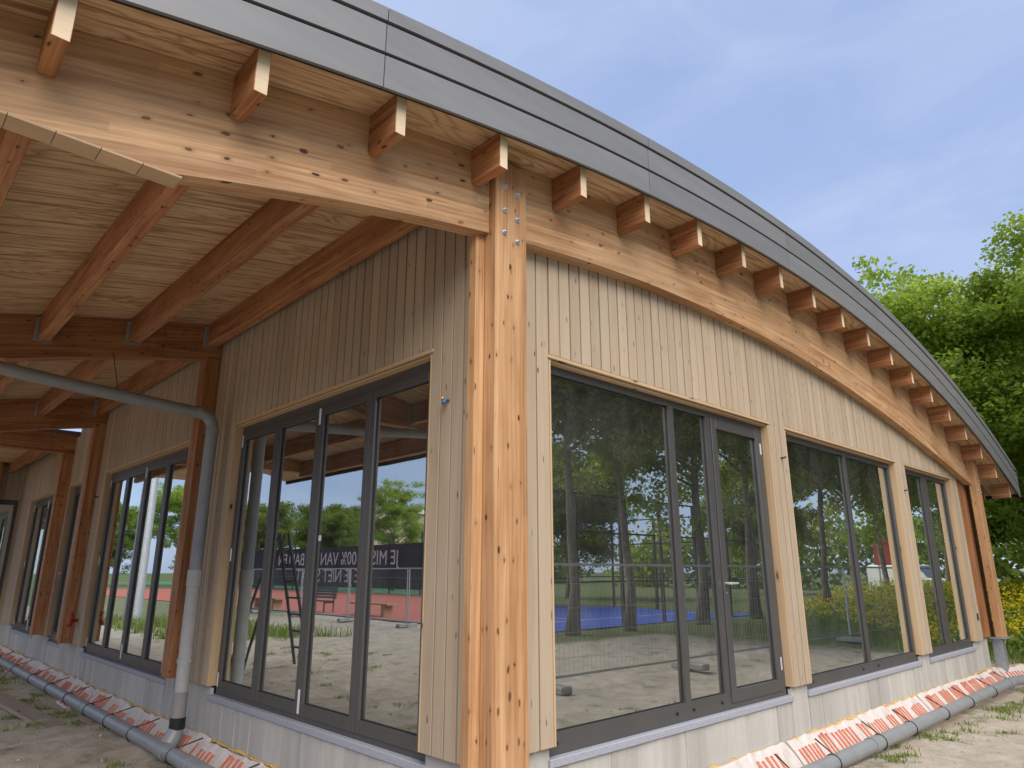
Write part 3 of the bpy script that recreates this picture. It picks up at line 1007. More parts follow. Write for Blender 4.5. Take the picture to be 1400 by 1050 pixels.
tag(we, 'boarded wall closing the far end of the terrace')
n = 10
for i in range(n):
    x = 1.5 + i * 1.18 / n
    board('board', x + 0.003, x + 1.18 / n - 0.003, YEND + 0.005, YEND + 0.03, ZT + 0.1, 3.93, 'cladding_board', we, 'z', 0.0025)
mb = MB(); mb.box(2.02, 2.2, YEND - 0.15, YEND - 0.002, 0.62, 3.95); mb.build('post', 'timber_bounce_tint', bld, 'z', bevel=0.004)
mb = MB()
for x0, x1 in ((1.5, 2.0), (2.22, 2.62)):
    for bx in ((x0, x0 + 0.07), (x1 - 0.07, x1)): mb.box(bx[0], bx[1], YEND + 0.04, YEND + 0.12, 0.5, ZT + 0.09)
    mb.box(x0 + 0.07, x1 - 0.07, YEND + 0.04, YEND + 0.12, 0.5, 0.6); mb.box(x0 + 0.07, x1 - 0.07, YEND + 0.04, YEND + 0.12, ZT, ZT + 0.09)
eg = mb.build('window', 'frame_metal', bld); tag(eg, 'dark framed glazing closing the far end of the terrace')
for x0, x1 in ((1.5, 2.0), (2.22, 2.62)):
    mb = MB(); mb.box(x0 + 0.065, x1 - 0.065, YEND + 0.07, YEND + 0.094, 0.595, ZT + 0.005); mb.build('pane', 'glass', eg)
mb = MB(); mb.box(2.6205, 2.76, YEND + 0.03, YEND + 0.2, 0.3, ZT + 0.095); mb.build('jamb_board', 'trim_board', bld, 'z')
mb = MB(); mb.box(1.5, 2.62, YEND + 0.05, YEND + 0.2, -0.1, 0.49); mb.build('plinth', 'plinth_cement', bld)
mb = MB(); mb.box(1.5, 2.85, 21.0, 21.1, 0.0, 4.0); mb.build('interior_wall', 'paint_dark', bld)

# ---- small fittings on the cladding
def cable_stub(p, n, two=True):
    mb = MB(); n = Vector(n); p = Vector(p)
    s = Vector((-n.y, n.x, 0))
    mb.tube([p + n * -0.005, p + n * 0.03 + s * 0.004, p + n * 0.045 + s * 0.02 + Vector((0, 0, 0.012))], 0.009, 8, 0)
    if two:
        mb.tube([p + s * 0.03 + n * -0.005, p + s * 0.03 + n * 0.03, p + s * 0.035 + n * 0.045 + Vector((0, 0, -0.02)), p + s * 0.02 + n * 0.04 + Vector((0, 0, -0.03))], 0.011, 8, 1)
    mb.build('cable_stub', ['cable_orange' if two else 'paint_dark', 'cable_blue'], bld)
cable_stub((XC, 3.415, ZC + 1.07), (-1, 0, 0))
cable_stub((XC, 7.95, ZC + 1.16), (-1, 0, 0), False)
cable_stub((XC, 11.95, ZC + 1.10), (-1, 0, 0), False)
cable_stub((6.75, YC, ZC + 1.12), (0, -1, 0), False)
cable_stub((10.4, YC, ZC + 1.08), (0, -1, 0), False)
mb = MB(); mb.box(12.90, 12.96, YC - 0.012, YC, 0.90, 1.00); mb.build('socket_box', 'paint_dark', bld)

# ------------------------------------------------------------------ RAIN PIPES
dp = empty('downpipe', (2.47, 7.08, 0), 'grey plastic downpipe elbowing from the canopy down beside the second post', 'pipe')
DX, DY = 2.50, 7.08
zb = 1.555 + ZC
mb = MB()
pts = [(-1.0, DY, zb + 0.29), (1.2, DY, zb + 0.085), (DX - 0.14, DY, zb)]
for i in range(1, 6):
    t = i / 5 * math.pi / 2
    pts.append((DX - 0.14 + 0.14 * math.sin(t), DY, zb - 0.14 + 0.14 * math.cos(t)))
pts.append((DX, DY, 0.0 + ZC))
mb.tube(pts, 0.058, 20); mb.build('pipe', 'pvc', dp, smooth=True)
mb = MB(); mb.tube([(DX - 0.19, DY, zb + 0.02), (DX - 0.12, DY, zb)], 0.064, 20); mb.build('socket_ring', 'pvc', dp, smooth=True)
mb = MB(); mb.tube([(DX, DY, zb - 0.12), (DX, DY, zb - 0.2)], 0.064, 20); mb.build('socket_ring', 'pvc', dp, smooth=True)
mb = MB(); mb.tube([(DX, DY, 0.02 + ZC), (DX, DY, -0.13 + ZC), (DX, DY, -0.135 + ZC), (DX, DY, 0.55)], [0.069, 0.069, 0.062, 0.060], 20); mb.build('pipe', 'pvc_pale', dp, smooth=True)
mb = MB(); mb.tube([(DX, DY, 0.80), (DX, DY, 0.835)], 0.069, 20); mb.build('bracket', 'pvc_pale', dp, smooth=True)
mb = MB(); mb.tube([(DX, DY, 0.552), (DX, DY, 0.33)], 0.063, 20); mb.build('pipe', 'pvc_brown', dp, smooth=True)
mb = MB(); mb.tube([(DX, DY, 0.335), (DX, DY, 0.235)], 0.069, 20); mb.build('coupling', 'black_plastic', dp, smooth=True)
mb = MB(); mb.tube([(DX, DY, 0.24), (DX - 0.03, DY, 0.16), (DX - 0.09, DY - 0.02, 0.09)], [0.066, 0.075, 0.07], 20); mb.build('pipe', 'pvc', dp, smooth=True)
mb = MB(); mb.tube([(1.6, FR[1] + 0.0, bot_z(1.6) + 0.2), (1.6, DY, zb + 0.09)], 0.004, 6); mb.build('hanger_rod', 'paint_dark', dp)

def ground_pipe(pts, label, straps, side):
    r = empty('drain_pipe', (pts[0][0], pts[0][1], 0), label, 'pipe', 'drain pipes lying along the plinth')
    # densify with slight sag
    q = []
    for i in range(len(pts) - 1):
        a, b = Vector(pts[i]), Vector(pts[i + 1])
        n = max(1, int((b - a).length / 0.6))
        for j in range(n): q.append(a.lerp(b, j / n))
    q.append(Vector(pts[-1]))
    mb = MB(); mb.tube(q, 0.0625, 22); mb.build('pipe', 'pvc', r, smooth=True)
    for s in straps:
        p, d = s
        p = Vector(p); d = Vector(d).normalized(); n = Vector(side)
        # hoop over the pipe and a tail pegged to the foam
        mb = MB(); pp = []
        for i in range(13):
            t = 2 * math.pi * i / 12
            pp.append(p + n * 0.067 * math.cos(t) + Vector((0, 0, 0.067 * math.sin(t))))
        mb.tube(pp, 0.0055, 6)
        mb.tube([p + Vector((0, 0, 0.066)), p - n * 0.06 + Vector((0, 0, 0.085)) + d * 0.05, p - n * 0.19 + Vector((0, 0, 0.135)) + d * 0.12], [0.0055, 0.0055, 0.007], 6)
        mb.build('strap', 'strap', r, smooth=True)
    return r
PLX, PRY, PZ = 2.385, 2.735, 0.085
ground_pipe([(PLX + 0.02, 18.5, PZ - 0.01), (PLX, 10, PZ), (PLX, 7, PZ + 0.005), (PLX, 3.2, PZ)], 'grey drain pipe on the ground along the terrace wall',
            [((PLX, y, PZ), (0, -1, 0)) for y in (4.3, 5.6, 6.75, 7.9, 8.75, 9.6, 10.6, 11.7, 12.9, 14.3, 16)], (-1, 0, 0))
ground_pipe([(PLX + 0.1, 2.735, PZ), (8, PRY, PZ), (12.35, PRY + 0.01, PZ + 0.01), (12.6, PRY, PZ + 0.01), (12.9, PRY - 0.08, PZ + 0.01), (16.5, PRY - 1.25, PZ)], 'grey drain pipe on the ground below the gable windows',
            [((x, PRY, PZ), (1, 0, 0)) for x in (3.6, 4.6, 5.55, 6.3, 7.35, 8.2, 9.3, 10.3, 11.4, 12.3)], (0, -1, 0))
for x, y in ((PLX, 7.02), (PLX, 6.4), (PLX, 9.9)):
    mb = MB(); mb.tube([(x, y - 0.09, PZ), (x, y + 0.09, PZ)], 0.069, 22); mb.build('coupling', 'pvc', bpy.data.objects['drain_pipe'], smooth=True)
gp2 = bpy.data.objects['drain_pipe.001']
for x in (7.2, 12.35):
    mb = MB(); mb.tube([(x - 0.08, PRY, PZ + 0.003), (x + 0.08, PRY, PZ + 0.003)], 0.069, 22); mb.build('coupling', 'pvc', gp2, smooth=True)

# ------------------------------------------------------------------ FOAM EDGING
def foam_run(p0, p1, inward, label, seed):
    rd = random.Random(seed)
    p0 = Vector(p0); p1 = Vector(p1); d = (p1 - p0); L = d.length; d.normalize()
    n = Vector(inward)                        # points from pipe towards the wall
    r = empty('foam_edging', tuple(p0), label, 'insulation', 'foam edging strips along the plinth')
    s = 0.0
    while s < L:
        wd = rd.uniform(0.72, 1.12)
        a = p0 + d * s; 
        lean = rd.uniform(-0.012, 0.012); top = 0.165 + rd.uniform(-0.012, 0.014)
        tw = rd.uniform(-0.012, 0.012)
        def pt(u, v_, t):       # u along, v_ 0 bottom..1 top, t thickness outwards
            base = a + d * (u * (wd - 0.012))
            up = Vector((0, 0, 1))
            q = base - n * (0.225 * (1 - v_) + lean * v_ + tw * u) + up * (-0.10 + (top + 0.10) * v_)
            nn = (-n * 0.75 + up * 0.6).normalized()
            return q + nn * t
        mb = MB()
        # irregular front face: small grid with chipped edges
        nu, nv = 10, 4; v = []
        for i in range(nu):
            for j in range(nv):
                uu, vv = i / (nu - 1), j / (nv - 1)
                jit = 0.004
                q = pt(uu, vv, 0.038 + rd.uniform(-jit, jit) * 0.7)
                if j == nv - 1: q += Vector((0, 0, rd.uniform(-0.028, 0.006)))
                if i in (0, nu - 1): q += d * rd.uniform(-0.005, 0.005)
                v.append(q)
        b0 = len(v)
        for i in range(nu):
            for j in range(nv):
                v.append(pt(i / (nu - 1), j / (nv - 1), 0.0))
        f = []
        for i in range(nu - 1):
            for j in range(nv - 1):
                q = i * nv + j
                f.append((q, q + 1, q + nv + 1, q + nv))
        ringi = [i * nv for i in range(nu)] + [(nu - 1) * nv + j for j in range(1, nv)] + [i * nv + nv - 1 for i in range(nu - 2, -1, -1)] + [j for j in range(nv - 2, 0, -1)]
        for i in range(len(ringi)):
            x1, x2 = ringi[i], ringi[(i + 1) % len(ringi)]
            f.append((x1, x2, x2 + b0, x1 + b0))
        mb.add(v, f)
        fb = mb.build('foam_block', 'foam_white', r)
        # orange-red grooves: groups of narrow strips standing slightly proud
        u0 = rd.uniform(0.02, 0.12) * 1.0; pit = rd.uniform(0.062, 0.085) / wd
        v1b = rd.uniform(0.70, 0.86); left = rd.randint(4, 6)
        while u0 + 0.45 * pit < 0.96:
            if left == 0:
                u0 += rd.uniform(0.8, 2.6) * pit; left = rd.randint(3, 6); v1b = rd.uniform(0.66, 0.88); continue
            left -= 1
            v0, v1 = 0.05, v1b + rd.uniform(-0.03, 0.03); ww = rd.uniform(0.36, 0.5) * pit
            q8 = [(u0, v0), (u0 + ww, v0), (u0 + ww, v1), (u0, v1)]
            MB().add([pt(uu, vv, 0.028) for uu, vv in q8] + [pt(uu, vv, 0.046) for uu, vv in q8], BOXF).build('stripe', 'foam_orange', fb)
            u0 += pit
        s += wd + rd.uniform(0.0, 0.008)
    # bead of expanding foam where the blocks meet the plinth
    mb = MB(); s = 0.0; pp = []; rr = []
    while s < L:
        pp.append(p0 + d * s + n * rd.uniform(-0.006, 0.01) + Vector((0, 0, 0.17 + rd.uniform(-0.008, 0.010)))); rr.append(rd.uniform(0.006, 0.017))
        s += 0.09
    mb.tube(pp, rr, 6); mb.build('glue_bead', 'pur_glue', r, smooth=True)
foam_run((XC + 0.03, 18.5, 0), (XC + 0.03, 3.0, 0), (1, 0, 0), 'white foam blocks with red stripes lined up along the terrace plinth', 3)
foam_run((2.65, YC + 0.03, 0), (13.4, YC + 0.03, 0), (0, 1, 0), 'white foam blocks with red stripes lined up along the gable plinth', 5)
foam_run((13.45, 3.12, 0), (16.4, 2.25, 0), (0.28, 0.96, 0), 'striped foam blocks carrying on past the far post', 9)

# ------------------------------------------------------------------ SMALL THINGS ON THE GROUND
def gz(x, y): return float(ground_h(np.array(x), np.array(y)))
mb = MB(); mb.box(-0.11, 0.11, -1.6, 1.6, 0, 0.045)
o = mb.build('plank', 'old_plank', None, 'y', bevel=0.003)
o.location = (1.93, 10.75, gz(1.93, 10.75) + 0.085); o.rotation_euler = (R(0.6), R(-1.0), R(4.0))
tag(o, 'weathered grey plank lying on the sand left of the drain pipe', 'plank')
def lump(name, x, y, sx, sy, sz, mat, label, cat, group=None, seed=0):
    bm = bmesh.new(); bmesh.ops.create_icosphere(bm, subdivisions=2, radius=1)
    rr = random.Random(seed)
    for v in bm.verts:
        k_ = 1 + rr.uniform(-0.16, 0.16)
        v.co = Vector((v.co.x * sx * k_, v.co.y * sy * k_, max(-0.4, v.co.z) * sz * k_))
    me = bpy.data.meshes.new(name); bm.to_mesh(me); bm.free(); me.materials.append(MATS[mat])
    o = link(name, me, None, (x, y, gz(x, y) + sz * 0.35)); o.rotation_euler.z = rr.uniform(0, 3)
    return tag(o, label, cat, group)
lump('rubble_piece', 12.05, 2.42, 0.20, 0.07, 0.035, 'white_debris', 'long white slab of rubble just below the bend of the drain pipe', 'rubble', 'white rubble on the sand', 1)
lump('rubble_piece', 13.2, 2.3, 0.22, 0.08, 0.035, 'white_debris', 'white rubble slab nearest the right edge of the photo', 'rubble', 'white rubble on the sand', 2)
lump('rubble_piece', 11.75, 2.18, 0.12, 0.06, 0.03, 'white_debris', 'small white chip of rubble lying nearest the camera', 'rubble', 'white rubble on the sand', 3)
# red hose coupling on the wall by the third post
hk = empty('hose_coupling', (XC - 0.05, 11.98, ZC - 0.68), 'small red hose coupling on the cladding beside the third post', 'coupling')
mb = MB(); mb.tube([(XC + 0.0, 11.98, ZC - 0.68), (XC - 0.05, 11.98, ZC - 0.68)], 0.022, 12); mb.build('flange', 'red_plastic', hk, smooth=True)
mb = MB(); mb.tube([(XC - 0.05, 11.98, ZC - 0.68), (XC - 0.09, 11.96, ZC - 0.69), (XC - 0.11, 11.92, ZC - 0.75)], [0.030, 0.034, 0.028], 12); mb.build('nozzle', 'red_plastic', hk, smooth=True)
mb = MB(); mb.tube([(XC - 0.09, 11.96, ZC - 0.65), (XC - 0.10, 11.98, ZC - 0.57)], [0.02, 0.03], 10); mb.build('lever', 'red_plastic', hk, smooth=True)

def pebbles():
    mb = MB(); rr = random.Random(4)
    bm = bmesh.new(); bmesh.ops.create_icosphere(bm, subdivisions=1, radius=1)
    base = [v.co.copy() for v in bm.verts]; fs = [tuple(v.index for v in f.verts) for f in bm.faces]; bm.free()
    for i in range(900):
        if rr.random() < 0.5: x, y = rr.uniform(-1.5, 2.3), rr.uniform(5, 16)
        else: x, y = rr.uniform(5, 15), rr.uniform(0.6, 2.6)
        r = rr.choice((0.006, 0.008, 0.012, 0.012, 0.022))
        z = gz(x, y); a, b, c = rr.uniform(.7, 1.3), rr.uniform(.7, 1.3), rr.uniform(.4, .8)
        mb.add([(x + v.x * r * a, y + v.y * r * b, z + v.z * r * c + r * .2) for v in base], fs)
    o = mb.build('pebbles', 'pebble', None)
    tag(o, 'small stones and crumbs scattered on the sand', 'pebbles', None, 'stuff')
plain('pebble', (0.33, 0.29, 0.24), 0.9, noise=0.4, nscale=3)
pebbles()

# grass: blades as thin triangles, one mass
def blades(name, pts, hmin, hmax, wid, mat, label, n_each, spread, lean=0.5):
    pts = np.asarray(pts, float)
    P_ = np.repeat(pts, n_each, 0) + rng.normal(0, spread, (len(pts) * n_each, 2))
    N = len(P_)
    ang = rng.random(N) * 6.283; h = hmin + (hmax - hmin) * rng.random(N) ** 1.5
    z = ground_h(P_[:, 0], P_[:, 1])
    dx, dy = np.cos(ang), np.sin(ang); ln = lean * h * rng.random(N)
    a2 = ang + 1.57 + rng.normal(0, .5, N); wx, wy = np.cos(a2) * wid, np.sin(a2) * wid
    b = np.stack([P_[:, 0], P_[:, 1], z - 0.01], -1)
    v = np.empty((N, 5, 3))
    off = np.stack([wx, wy, np.zeros(N)], -1)
    mid = b + np.stack([dx * ln * .35, dy * ln * .35, h * .6], -1)
    tip = b + np.stack([dx * ln, dy * ln, h * (1 - 0.25 * rng.random(N))], -1)
    v[:, 0] = b - off; v[:, 1] = b + off; v[:, 2] = mid + off * .8; v[:, 3] = mid - off * .8; v[:, 4] = tip
    i = np.arange(N)[:, None] * 5
    quads = (i + np.array([[0, 1, 2, 3]])); tris = (i + np.array([[3, 2, 4]]))
    me = bpy.data.meshes.new(name)
    me.vertices.add(N * 5); me.vertices.foreach_set('co', v.ravel())
    me.loops.add(N * 7)
    li = np.concatenate([quads, tris], 1).ravel()
    me.loops.foreach_set('vertex_index', li)
    me.polygons.add(N * 2)
    ls = (np.arange(N)[:, None] * 7 + np.array([[0, 4]])).ravel()
    me.polygons.foreach_set('loop_start', ls)
    me.update(calc_edges=True); me.validate()
    me.materials.append(MATS[mat])
    o = link(name, me)
    return tag(o, label, 'grass', None, 'stuff')
gp = []
for _ in range(46): gp.append((2.12 + rng.normal(0, .12), rng.uniform(3.2, 16)))
for _ in range(18): gp.append((1.6 + rng.normal(0, .4), rng.uniform(8.5, 17)))
for _ in range(40): gp.append((rng.uniform(4.5, 14.5), 2.5 + rng.normal(0, .1)))
for _ in range(22): gp.append((rng.uniform(6.5, 16), rng.uniform(1.2, 2.5)))
for _ in range(30): gp.append((rng.uniform(-4, 1.2), rng.uniform(8, 17)))
blades('grass_tufts', gp, 0.015, 0.075, 0.005, 'grass_blade', 'tufts of grass and weeds growing through the sand', 70, 0.07, 0.9)
gp = [(rng.uniform(15.5, 34), rng.uniform(-4, 9)) for _ in range(2600)]
gp = [q for q in gp if q[1] > -(q[0] - 21) * 0.8 - 2.0]
blades('grass_verge', gp, 0.08, 0.35, 0.012, 'grass_blade', 'rough green grass beyond the far end of the building', 14, 0.25)

gp = [(rng.uniform(-4.5, -0.8), rng.uniform(17, 27)) for _ in range(150)]
blades('weed_patch', gp, 0.08, 0.42, 0.012, 'grass_blade', 'rank green weeds mirrored low in the far folding door', 40, 0.16, 0.8)

# ------------------------------------------------------------------ FLOWER MEADOW
def meadow():
    N = 5200
    x = rng.uniform(17.5, 46, N); y = rng.uniform(-7, 13, N)
    keep = (y > -(x - 21) * 0.8 - 1.0) & (vnoise(x * .5, y * .5) > 0.2)
    x, y = x[keep], y[keep]; N = len(x)
    verts = []; faces = []; mi = []
    V = []; F = []; M = []
    nb = 0
    leafn, flown = 15, 14
    for kind, cnt in ((0, leafn), (1, flown)):
        px = np.repeat(x, cnt) + rng.normal(0, .20, N * cnt); py = np.repeat(y, cnt) + rng.normal(0, .20, N * cnt)
        hb = np.repeat((0.45 + 0.75 * rng.random(N)) * np.clip(0.30 + (y + (x - 21) * 0.8 + 1.0) / 7.0, 0.3, 1.0), cnt)
        if kind == 0:
            pz = hb * rng.random(N * cnt) * 0.95; sz = 0.05 + 0.06 * rng.random(N * cnt)
        else:
            pz = hb * (0.78 + 0.32 * rng.random(N * cnt)); sz = 0.024 + 0.022 * rng.random(N * cnt)
        c = np.stack([px, py, pz], -1)
        d1 = rng.normal(0, 1, (N * cnt, 3)); d1 /= np.linalg.norm(d1, axis=1)[:, None]
        d2 = rng.normal(0, 1, (N * cnt, 3)); d2 -= d1 * (d1 * d2).sum(1)[:, None]; d2 /= np.linalg.norm(d2, axis=1)[:, None]
        if kind == 0: l1, l2 = sz[:, None] * 1.3, sz[:, None] * 0.38
        else: l1 = l2 = sz[:, None]
        q = np.stack([c - d1 * l1, c + d2 * l2, c + d1 * l1, c - d2 * l2], 1)
        V.append(q.reshape(-1, 3)); F.append(nb + np.arange(N * cnt * 4).reshape(-1, 4)); M.append(np.full(N * cnt, kind)); nb += N * cnt * 4
    V = np.concatenate(V); F = np.concatenate(F); M = np.concatenate(M)
    me = bpy.data.meshes.new('flower_meadow')
    me.vertices.add(len(V)); me.vertices.foreach_set('co', V.ravel())
    me.loops.add(F.size); me.loops.foreach_set('vertex_index', F.ravel())
    me.polygons.add(len(F)); me.polygons.foreach_set('loop_start', np.arange(0, F.size, 4))
    me.materials.append(MATS['meadow_leaf']); me.materials.append(MATS['petal_yellow'])
    me.update(calc_edges=True); me.polygons.foreach_set('material_index', M); me.validate()
    o = link('flower_meadow', me)
    tag(o, 'tall yellow flowering weeds beyond the far post', 'flowers', None, 'stuff')
meadow()

# ------------------------------------------------------------------ TREES
def tree_mesh(seed, H, crown_r, crown_h, base, leaf=0.16, nleaf=36000, mat='leaf_mid', trunk_r=0.22):
    rd = np.random.default_rng(seed)
    mb = MB()
    # trunk with a slight sway
    n = 9; hs = np.linspace(-0.1, H * 0.82, n)
    sway = np.cumsum(rd.normal(0, 0.07, (n, 2)), 0)
    tp = [(sway[i, 0], sway[i, 1], hs[i]) for i in range(n)]
    tr = [trunk_r * (1.45 if i == 0 else 1) * (1 - 0.85 * hs[i] / (H * 0.85)) if hs[i] > 0 else trunk_r * 1.5 for i in range(n)]
    mb.tube(tp, tr, 10)
    centers = []
    cz = base + crown_h * 0.52
    nb_ = 30
    for i in range(nb_):
        t = rd.uniform(0.22, 0.98)
        hh = base * 0.8 + t * (H * 0.80 - base * 0.8)
        j = np.searchsorted(hs, hh) - 1; j = max(0, min(n - 2, j)); f_ = (hh - hs[j]) / (hs[j + 1] - hs[j])
        p0 = np.array(tp[j]) * (1 - f_) + np.array(tp[j + 1]) * f_
        a = i * 2.39996 + rd.normal(0, .3)
        # reach to the crown surface
        rel = (hh + 1.2 - cz) / (crown_h * 0.55)
        reach = crown_r * math.sqrt(max(0.10, 1 - min(1, abs(rel)) ** 2)) * rd.uniform(0.7, 1.08)
        L_ = reach; rise = L_ * rd.uniform(0.15, 0.65)
        p3 = p0 + np.array([math.cos(a) * L_, math.sin(a) * L_, rise])
        p1 = p0 * 0.65 + p3 * 0.35 + np.array([0, 0, 0.12 * L_]) + rd.normal(0, .1, 3)
        p2 = p0 * 0.3 + p3 * 0.7 + np.array([0, 0, 0.08 * L_]) + rd.normal(0, .15, 3)
        r0 = trunk_r * 0.42 * (1 - 0.6 * t)
        mb.tube([p0, p1, p2, p3], [r0, r0 * .7, r0 * .42, r0 * .12], 6)
        for q in range(3):
            s0 = [p1, p2, p2][q]
            dr = rd.normal(0, 1, 3); dr[2] = abs(dr[2]) * 0.5; dr /= np.linalg.norm(dr)
            e_ = s0 + dr * L_ * rd.uniform(0.25, 0.5) + np.array([0, 0, .2])
            mb.tube([s0, (s0 + e_) / 2 + rd.normal(0, .06, 3), e_], [r0 * .35, r0 * .25, r0 * .06], 5)
            centers.append((e_, rd.uniform(0.45, 0.85)))
            centers.append(((s0 + e_) / 2, rd.uniform(0.35, 0.6)))
        centers.append((p3, rd.uniform(0.5, 0.95)))
        centers.append((p2, rd.uniform(0.5, 0.9)))
    # extra clumps scattered over the crown shell
    for i in range(110):
        d_ = rd.normal(0, 1, 3); d_ /= np.linalg.norm(d_)
        k_ = rd.uniform(0.62, 1.03)
        lobes = 1 + 0.14 * math.sin(3 * math.atan2(d_[1], d_[0]) + seed) + 0.10 * math.sin(5 * d_[2] + seed * 2)
        c_ = np.array([d_[0] * crown_r * k_ * lobes, d_[1] * crown_r * k_ * lobes, cz + d_[2] * crown_h * 0.52 * k_ * lobes])
        centers.append((c_, rd.uniform(0.35, 0.8)))
    cs = np.array([c for c, r in centers]); rs = np.array([r for c, r in centers])
    wgt = rs ** 2; wgt /= wgt.sum()
    idx = rd.choice(len(cs), nleaf, p=wgt)
    d = rd.normal(0, 1, (nleaf, 3)); d /= np.linalg.norm(d, axis=1)[:, None]
    rad = rs[idx] * rd.random(nleaf) ** 0.5
    c = cs[idx] + d * rad[:, None] * np.array([1.1, 1.1, 0.72])
    nrm = d * 0.5 + rd.normal(0, .7, (nleaf, 3)) + np.array([0, 0, .6]); nrm /= np.linalg.norm(nrm, axis=1)[:, None]
    t1 = rd.normal(0, 1, (nleaf, 3)); t1 -= nrm * (nrm * t1).sum(1)[:, None]; t1 /= np.linalg.norm(t1, axis=1)[:, None]
    t2 = np.cross(nrm, t1)
    sz = leaf * rd.uniform(0.6, 1.2, nleaf)[:, None]
    q = np.stack([c - t1 * sz * .5, c + t2 * sz * .38 + t1 * sz * .08, c + t1 * sz * .58, c - t2 * sz * .38 + t1 * sz * .08], 1)
    tm = mesh('trunk', mb.v, mb.f, 'bark', None, None, True)
    V = q.reshape(-1, 3); F = np.arange(nleaf * 4).reshape(-1, 4)
    me = bpy.data.meshes.new('crown')
    me.vertices.add(len(V)); me.vertices.foreach_set('co', V.ravel())
    me.loops.add(F.size); me.loops.foreach_set('vertex_index', F.ravel())
    me.polygons.add(len(F)); me.polygons.foreach_set('loop_start', np.arange(0, F.size, 4))
    me.update(calc_edges=True); me.validate(); me.materials.append(MATS[mat])
    return tm, me
TREES = [tree_mesh(1, 12.0, 4.3, 9.8, 1.9, 0.165, 50000, 'leaf_light', 0.24),
         tree_mesh(2, 13.5, 4.2, 10.5, 3.2, 0.165, 52000, 'leaf_light', 0.18),
         tree_mesh(3, 9.0, 3.6, 7.6, 1.3, 0.17, 56000, 'leaf_dark', 0.20),
         tree_mesh(4, 13.0, 4.4, 8.6, 4.6, 0.18, 52000, 'leaf_mid', 0.16)]
def tree(kind, x, y, s, rz, label, group):
    r = empty('tree', (x, y, 0), label, 'tree', group)
    r.rotation_euler.z = R(rz); r.scale = (s, s, s)
    for nm, me in zip(('trunk', 'crown'), TREES[kind]):
        o = bpy.data.objects.new(nm, me); C.objects.link(o); o.parent = r
    return r
G1 = 'trees beyond the far end of the pavilion'
tree(0, 29.5, 6.9, 1.13, 20, 'bright green leafy tree rising behind the curved roof edge', G1)
tree(1, 28.5, 2.3, 0.94, 150, 'tall leafy tree at the right edge of the photo', G1)
tree(0, 36.0, 5.6, 1.1, 140, 'leafy tree with its trunk showing right of the far post', G1)
tree(2, 41.0, 10.5, 1.25, 10, 'dark leafy tree farthest back behind the roof end', G1)
tree(2, 46.0, 5.2, 1.2, 200, 'dark tree closing the gap low beside the far post', G1)
tree(2, 24.5, 8.6, 0.72, 90, 'low dark bushy tree tucked behind the far post', G1)
G2 = 'trees mirrored in the gable windows'
for i, (x, y, s, rz, kd, lb) in enumerate([
        (14.6, -6.5, 0.95, 0, 3, 'tree whose trunk is mirrored leftmost in the wide gable pane'),
        (17.0, -6.4, 0.92, 60, 3, 'tree whose trunk is mirrored mid-way in the wide gable pane'),
        (20.6, -6.3, 0.98, 120, 1, 'tree mirrored in the narrow gable pane'),
        (24.6, -6.5, 1.0, 190, 3, 'tree mirrored in the glazed gable door'),
        (29.0, -5.6, 0.98, 250, 3, 'tree mirrored leftmost in the middle gable window'),
        (33.5, -6.0, 0.98, 300, 1, 'tree mirrored at the bar of the middle gable window'),
        (38.5, -6.6, 1.0, 30, 3, 'tree mirrored rightmost in the middle gable window'),
        (44.0, -5.2, 1.0, 80, 1, 'tree mirrored in the farthest gable window'),
        (22.0, -22.0, 1.1, 80, 2, 'dark tree mirrored behind the blue court'),
        (34.0, -24.0, 1.15, 10, 2, 'dark tree mirrored far behind the row of trunks'),
        (52.0, -20.0, 1.2, 150, 2, 'distant dark tree mirrored low in the middle gable window')]):
    tree(kd, x, y, s, rz, lb, G2)
G3 = 'trees mirrored in the folding doors'
for x, y, s, rz, kd, lb in [
        (-34, 45, 0.78, 0, 2, 'round tree mirrored in the folding leaf nearest the corner'),
        (-31, 54, 0.72, 100, 1, 'tall open tree mirrored in the second folding leaf'),
        (-30, 64, 0.85, 60, 2, 'dense tree mirrored in the third folding leaf'),
        (-27, 74, 1.05, 160, 2, 'dense tree mirrored in the folding leaf next to the downpipe'),
        (-40, 36, 0.72, 220, 2, 'low tree mirrored at the right edge of the near folding door'),
        (-24, 88, 1.1, 30, 0, 'bright tree mirrored in the far folding door'),
        (-20, 104, 1.2, 70, 2, 'dark tree mirrored at the left of the far folding door'),
        (-36, 76, 1.1, 330, 2, 'distant dark tree mirrored between two others over the banner')]:
    tree(kd, x, y, s, rz, lb, G3)

# hedge-like far wood
def wood_mass(name, pts, label, mat='leaf_dark', n=9000, leaf=0.5):
    c = np.array(pts, float)
    idx = rng.integers(0, len(c), n)
    p = c[idx, :3] + rng.normal(0, 1, (n, 3)) * c[idx, 3:4] * np.array([1, 1, .8]) * 0.5
    p[:, 2] = np.abs(p[:, 2])
    a = rng.normal(0, 1, (n, 3)); a /= np.linalg.norm(a, axis=1)[:, None]
    b = rng.normal(0, 1, (n, 3)); b -= a * (a * b).sum(1)[:, None]; b /= np.linalg.norm(b, axis=1)[:, None]
    s = leaf * rng.uniform(.5, 1.1, n)[:, None]
    V = np.stack([p - a * s, p + b * s * .7, p + a * s, p - b * s * .7], 1).reshape(-1, 3)
    F = np.arange(n * 4).reshape(-1, 4)
    me = bpy.data.meshes.new(name)
    me.vertices.add(len(V)); me.vertices.foreach_set('co', V.ravel())
    me.loops.add(F.size); me.loops.foreach_set('vertex_index', F.ravel())
    me.polygons.add(len(F)); me.polygons.foreach_set('loop_start', np.arange(0, F.size, 4))
    me.update(calc_edges=True); me.validate(); me.materials.append(MATS[mat])
    return tag(link(name, me), label, 'wood', None, 'stuff')
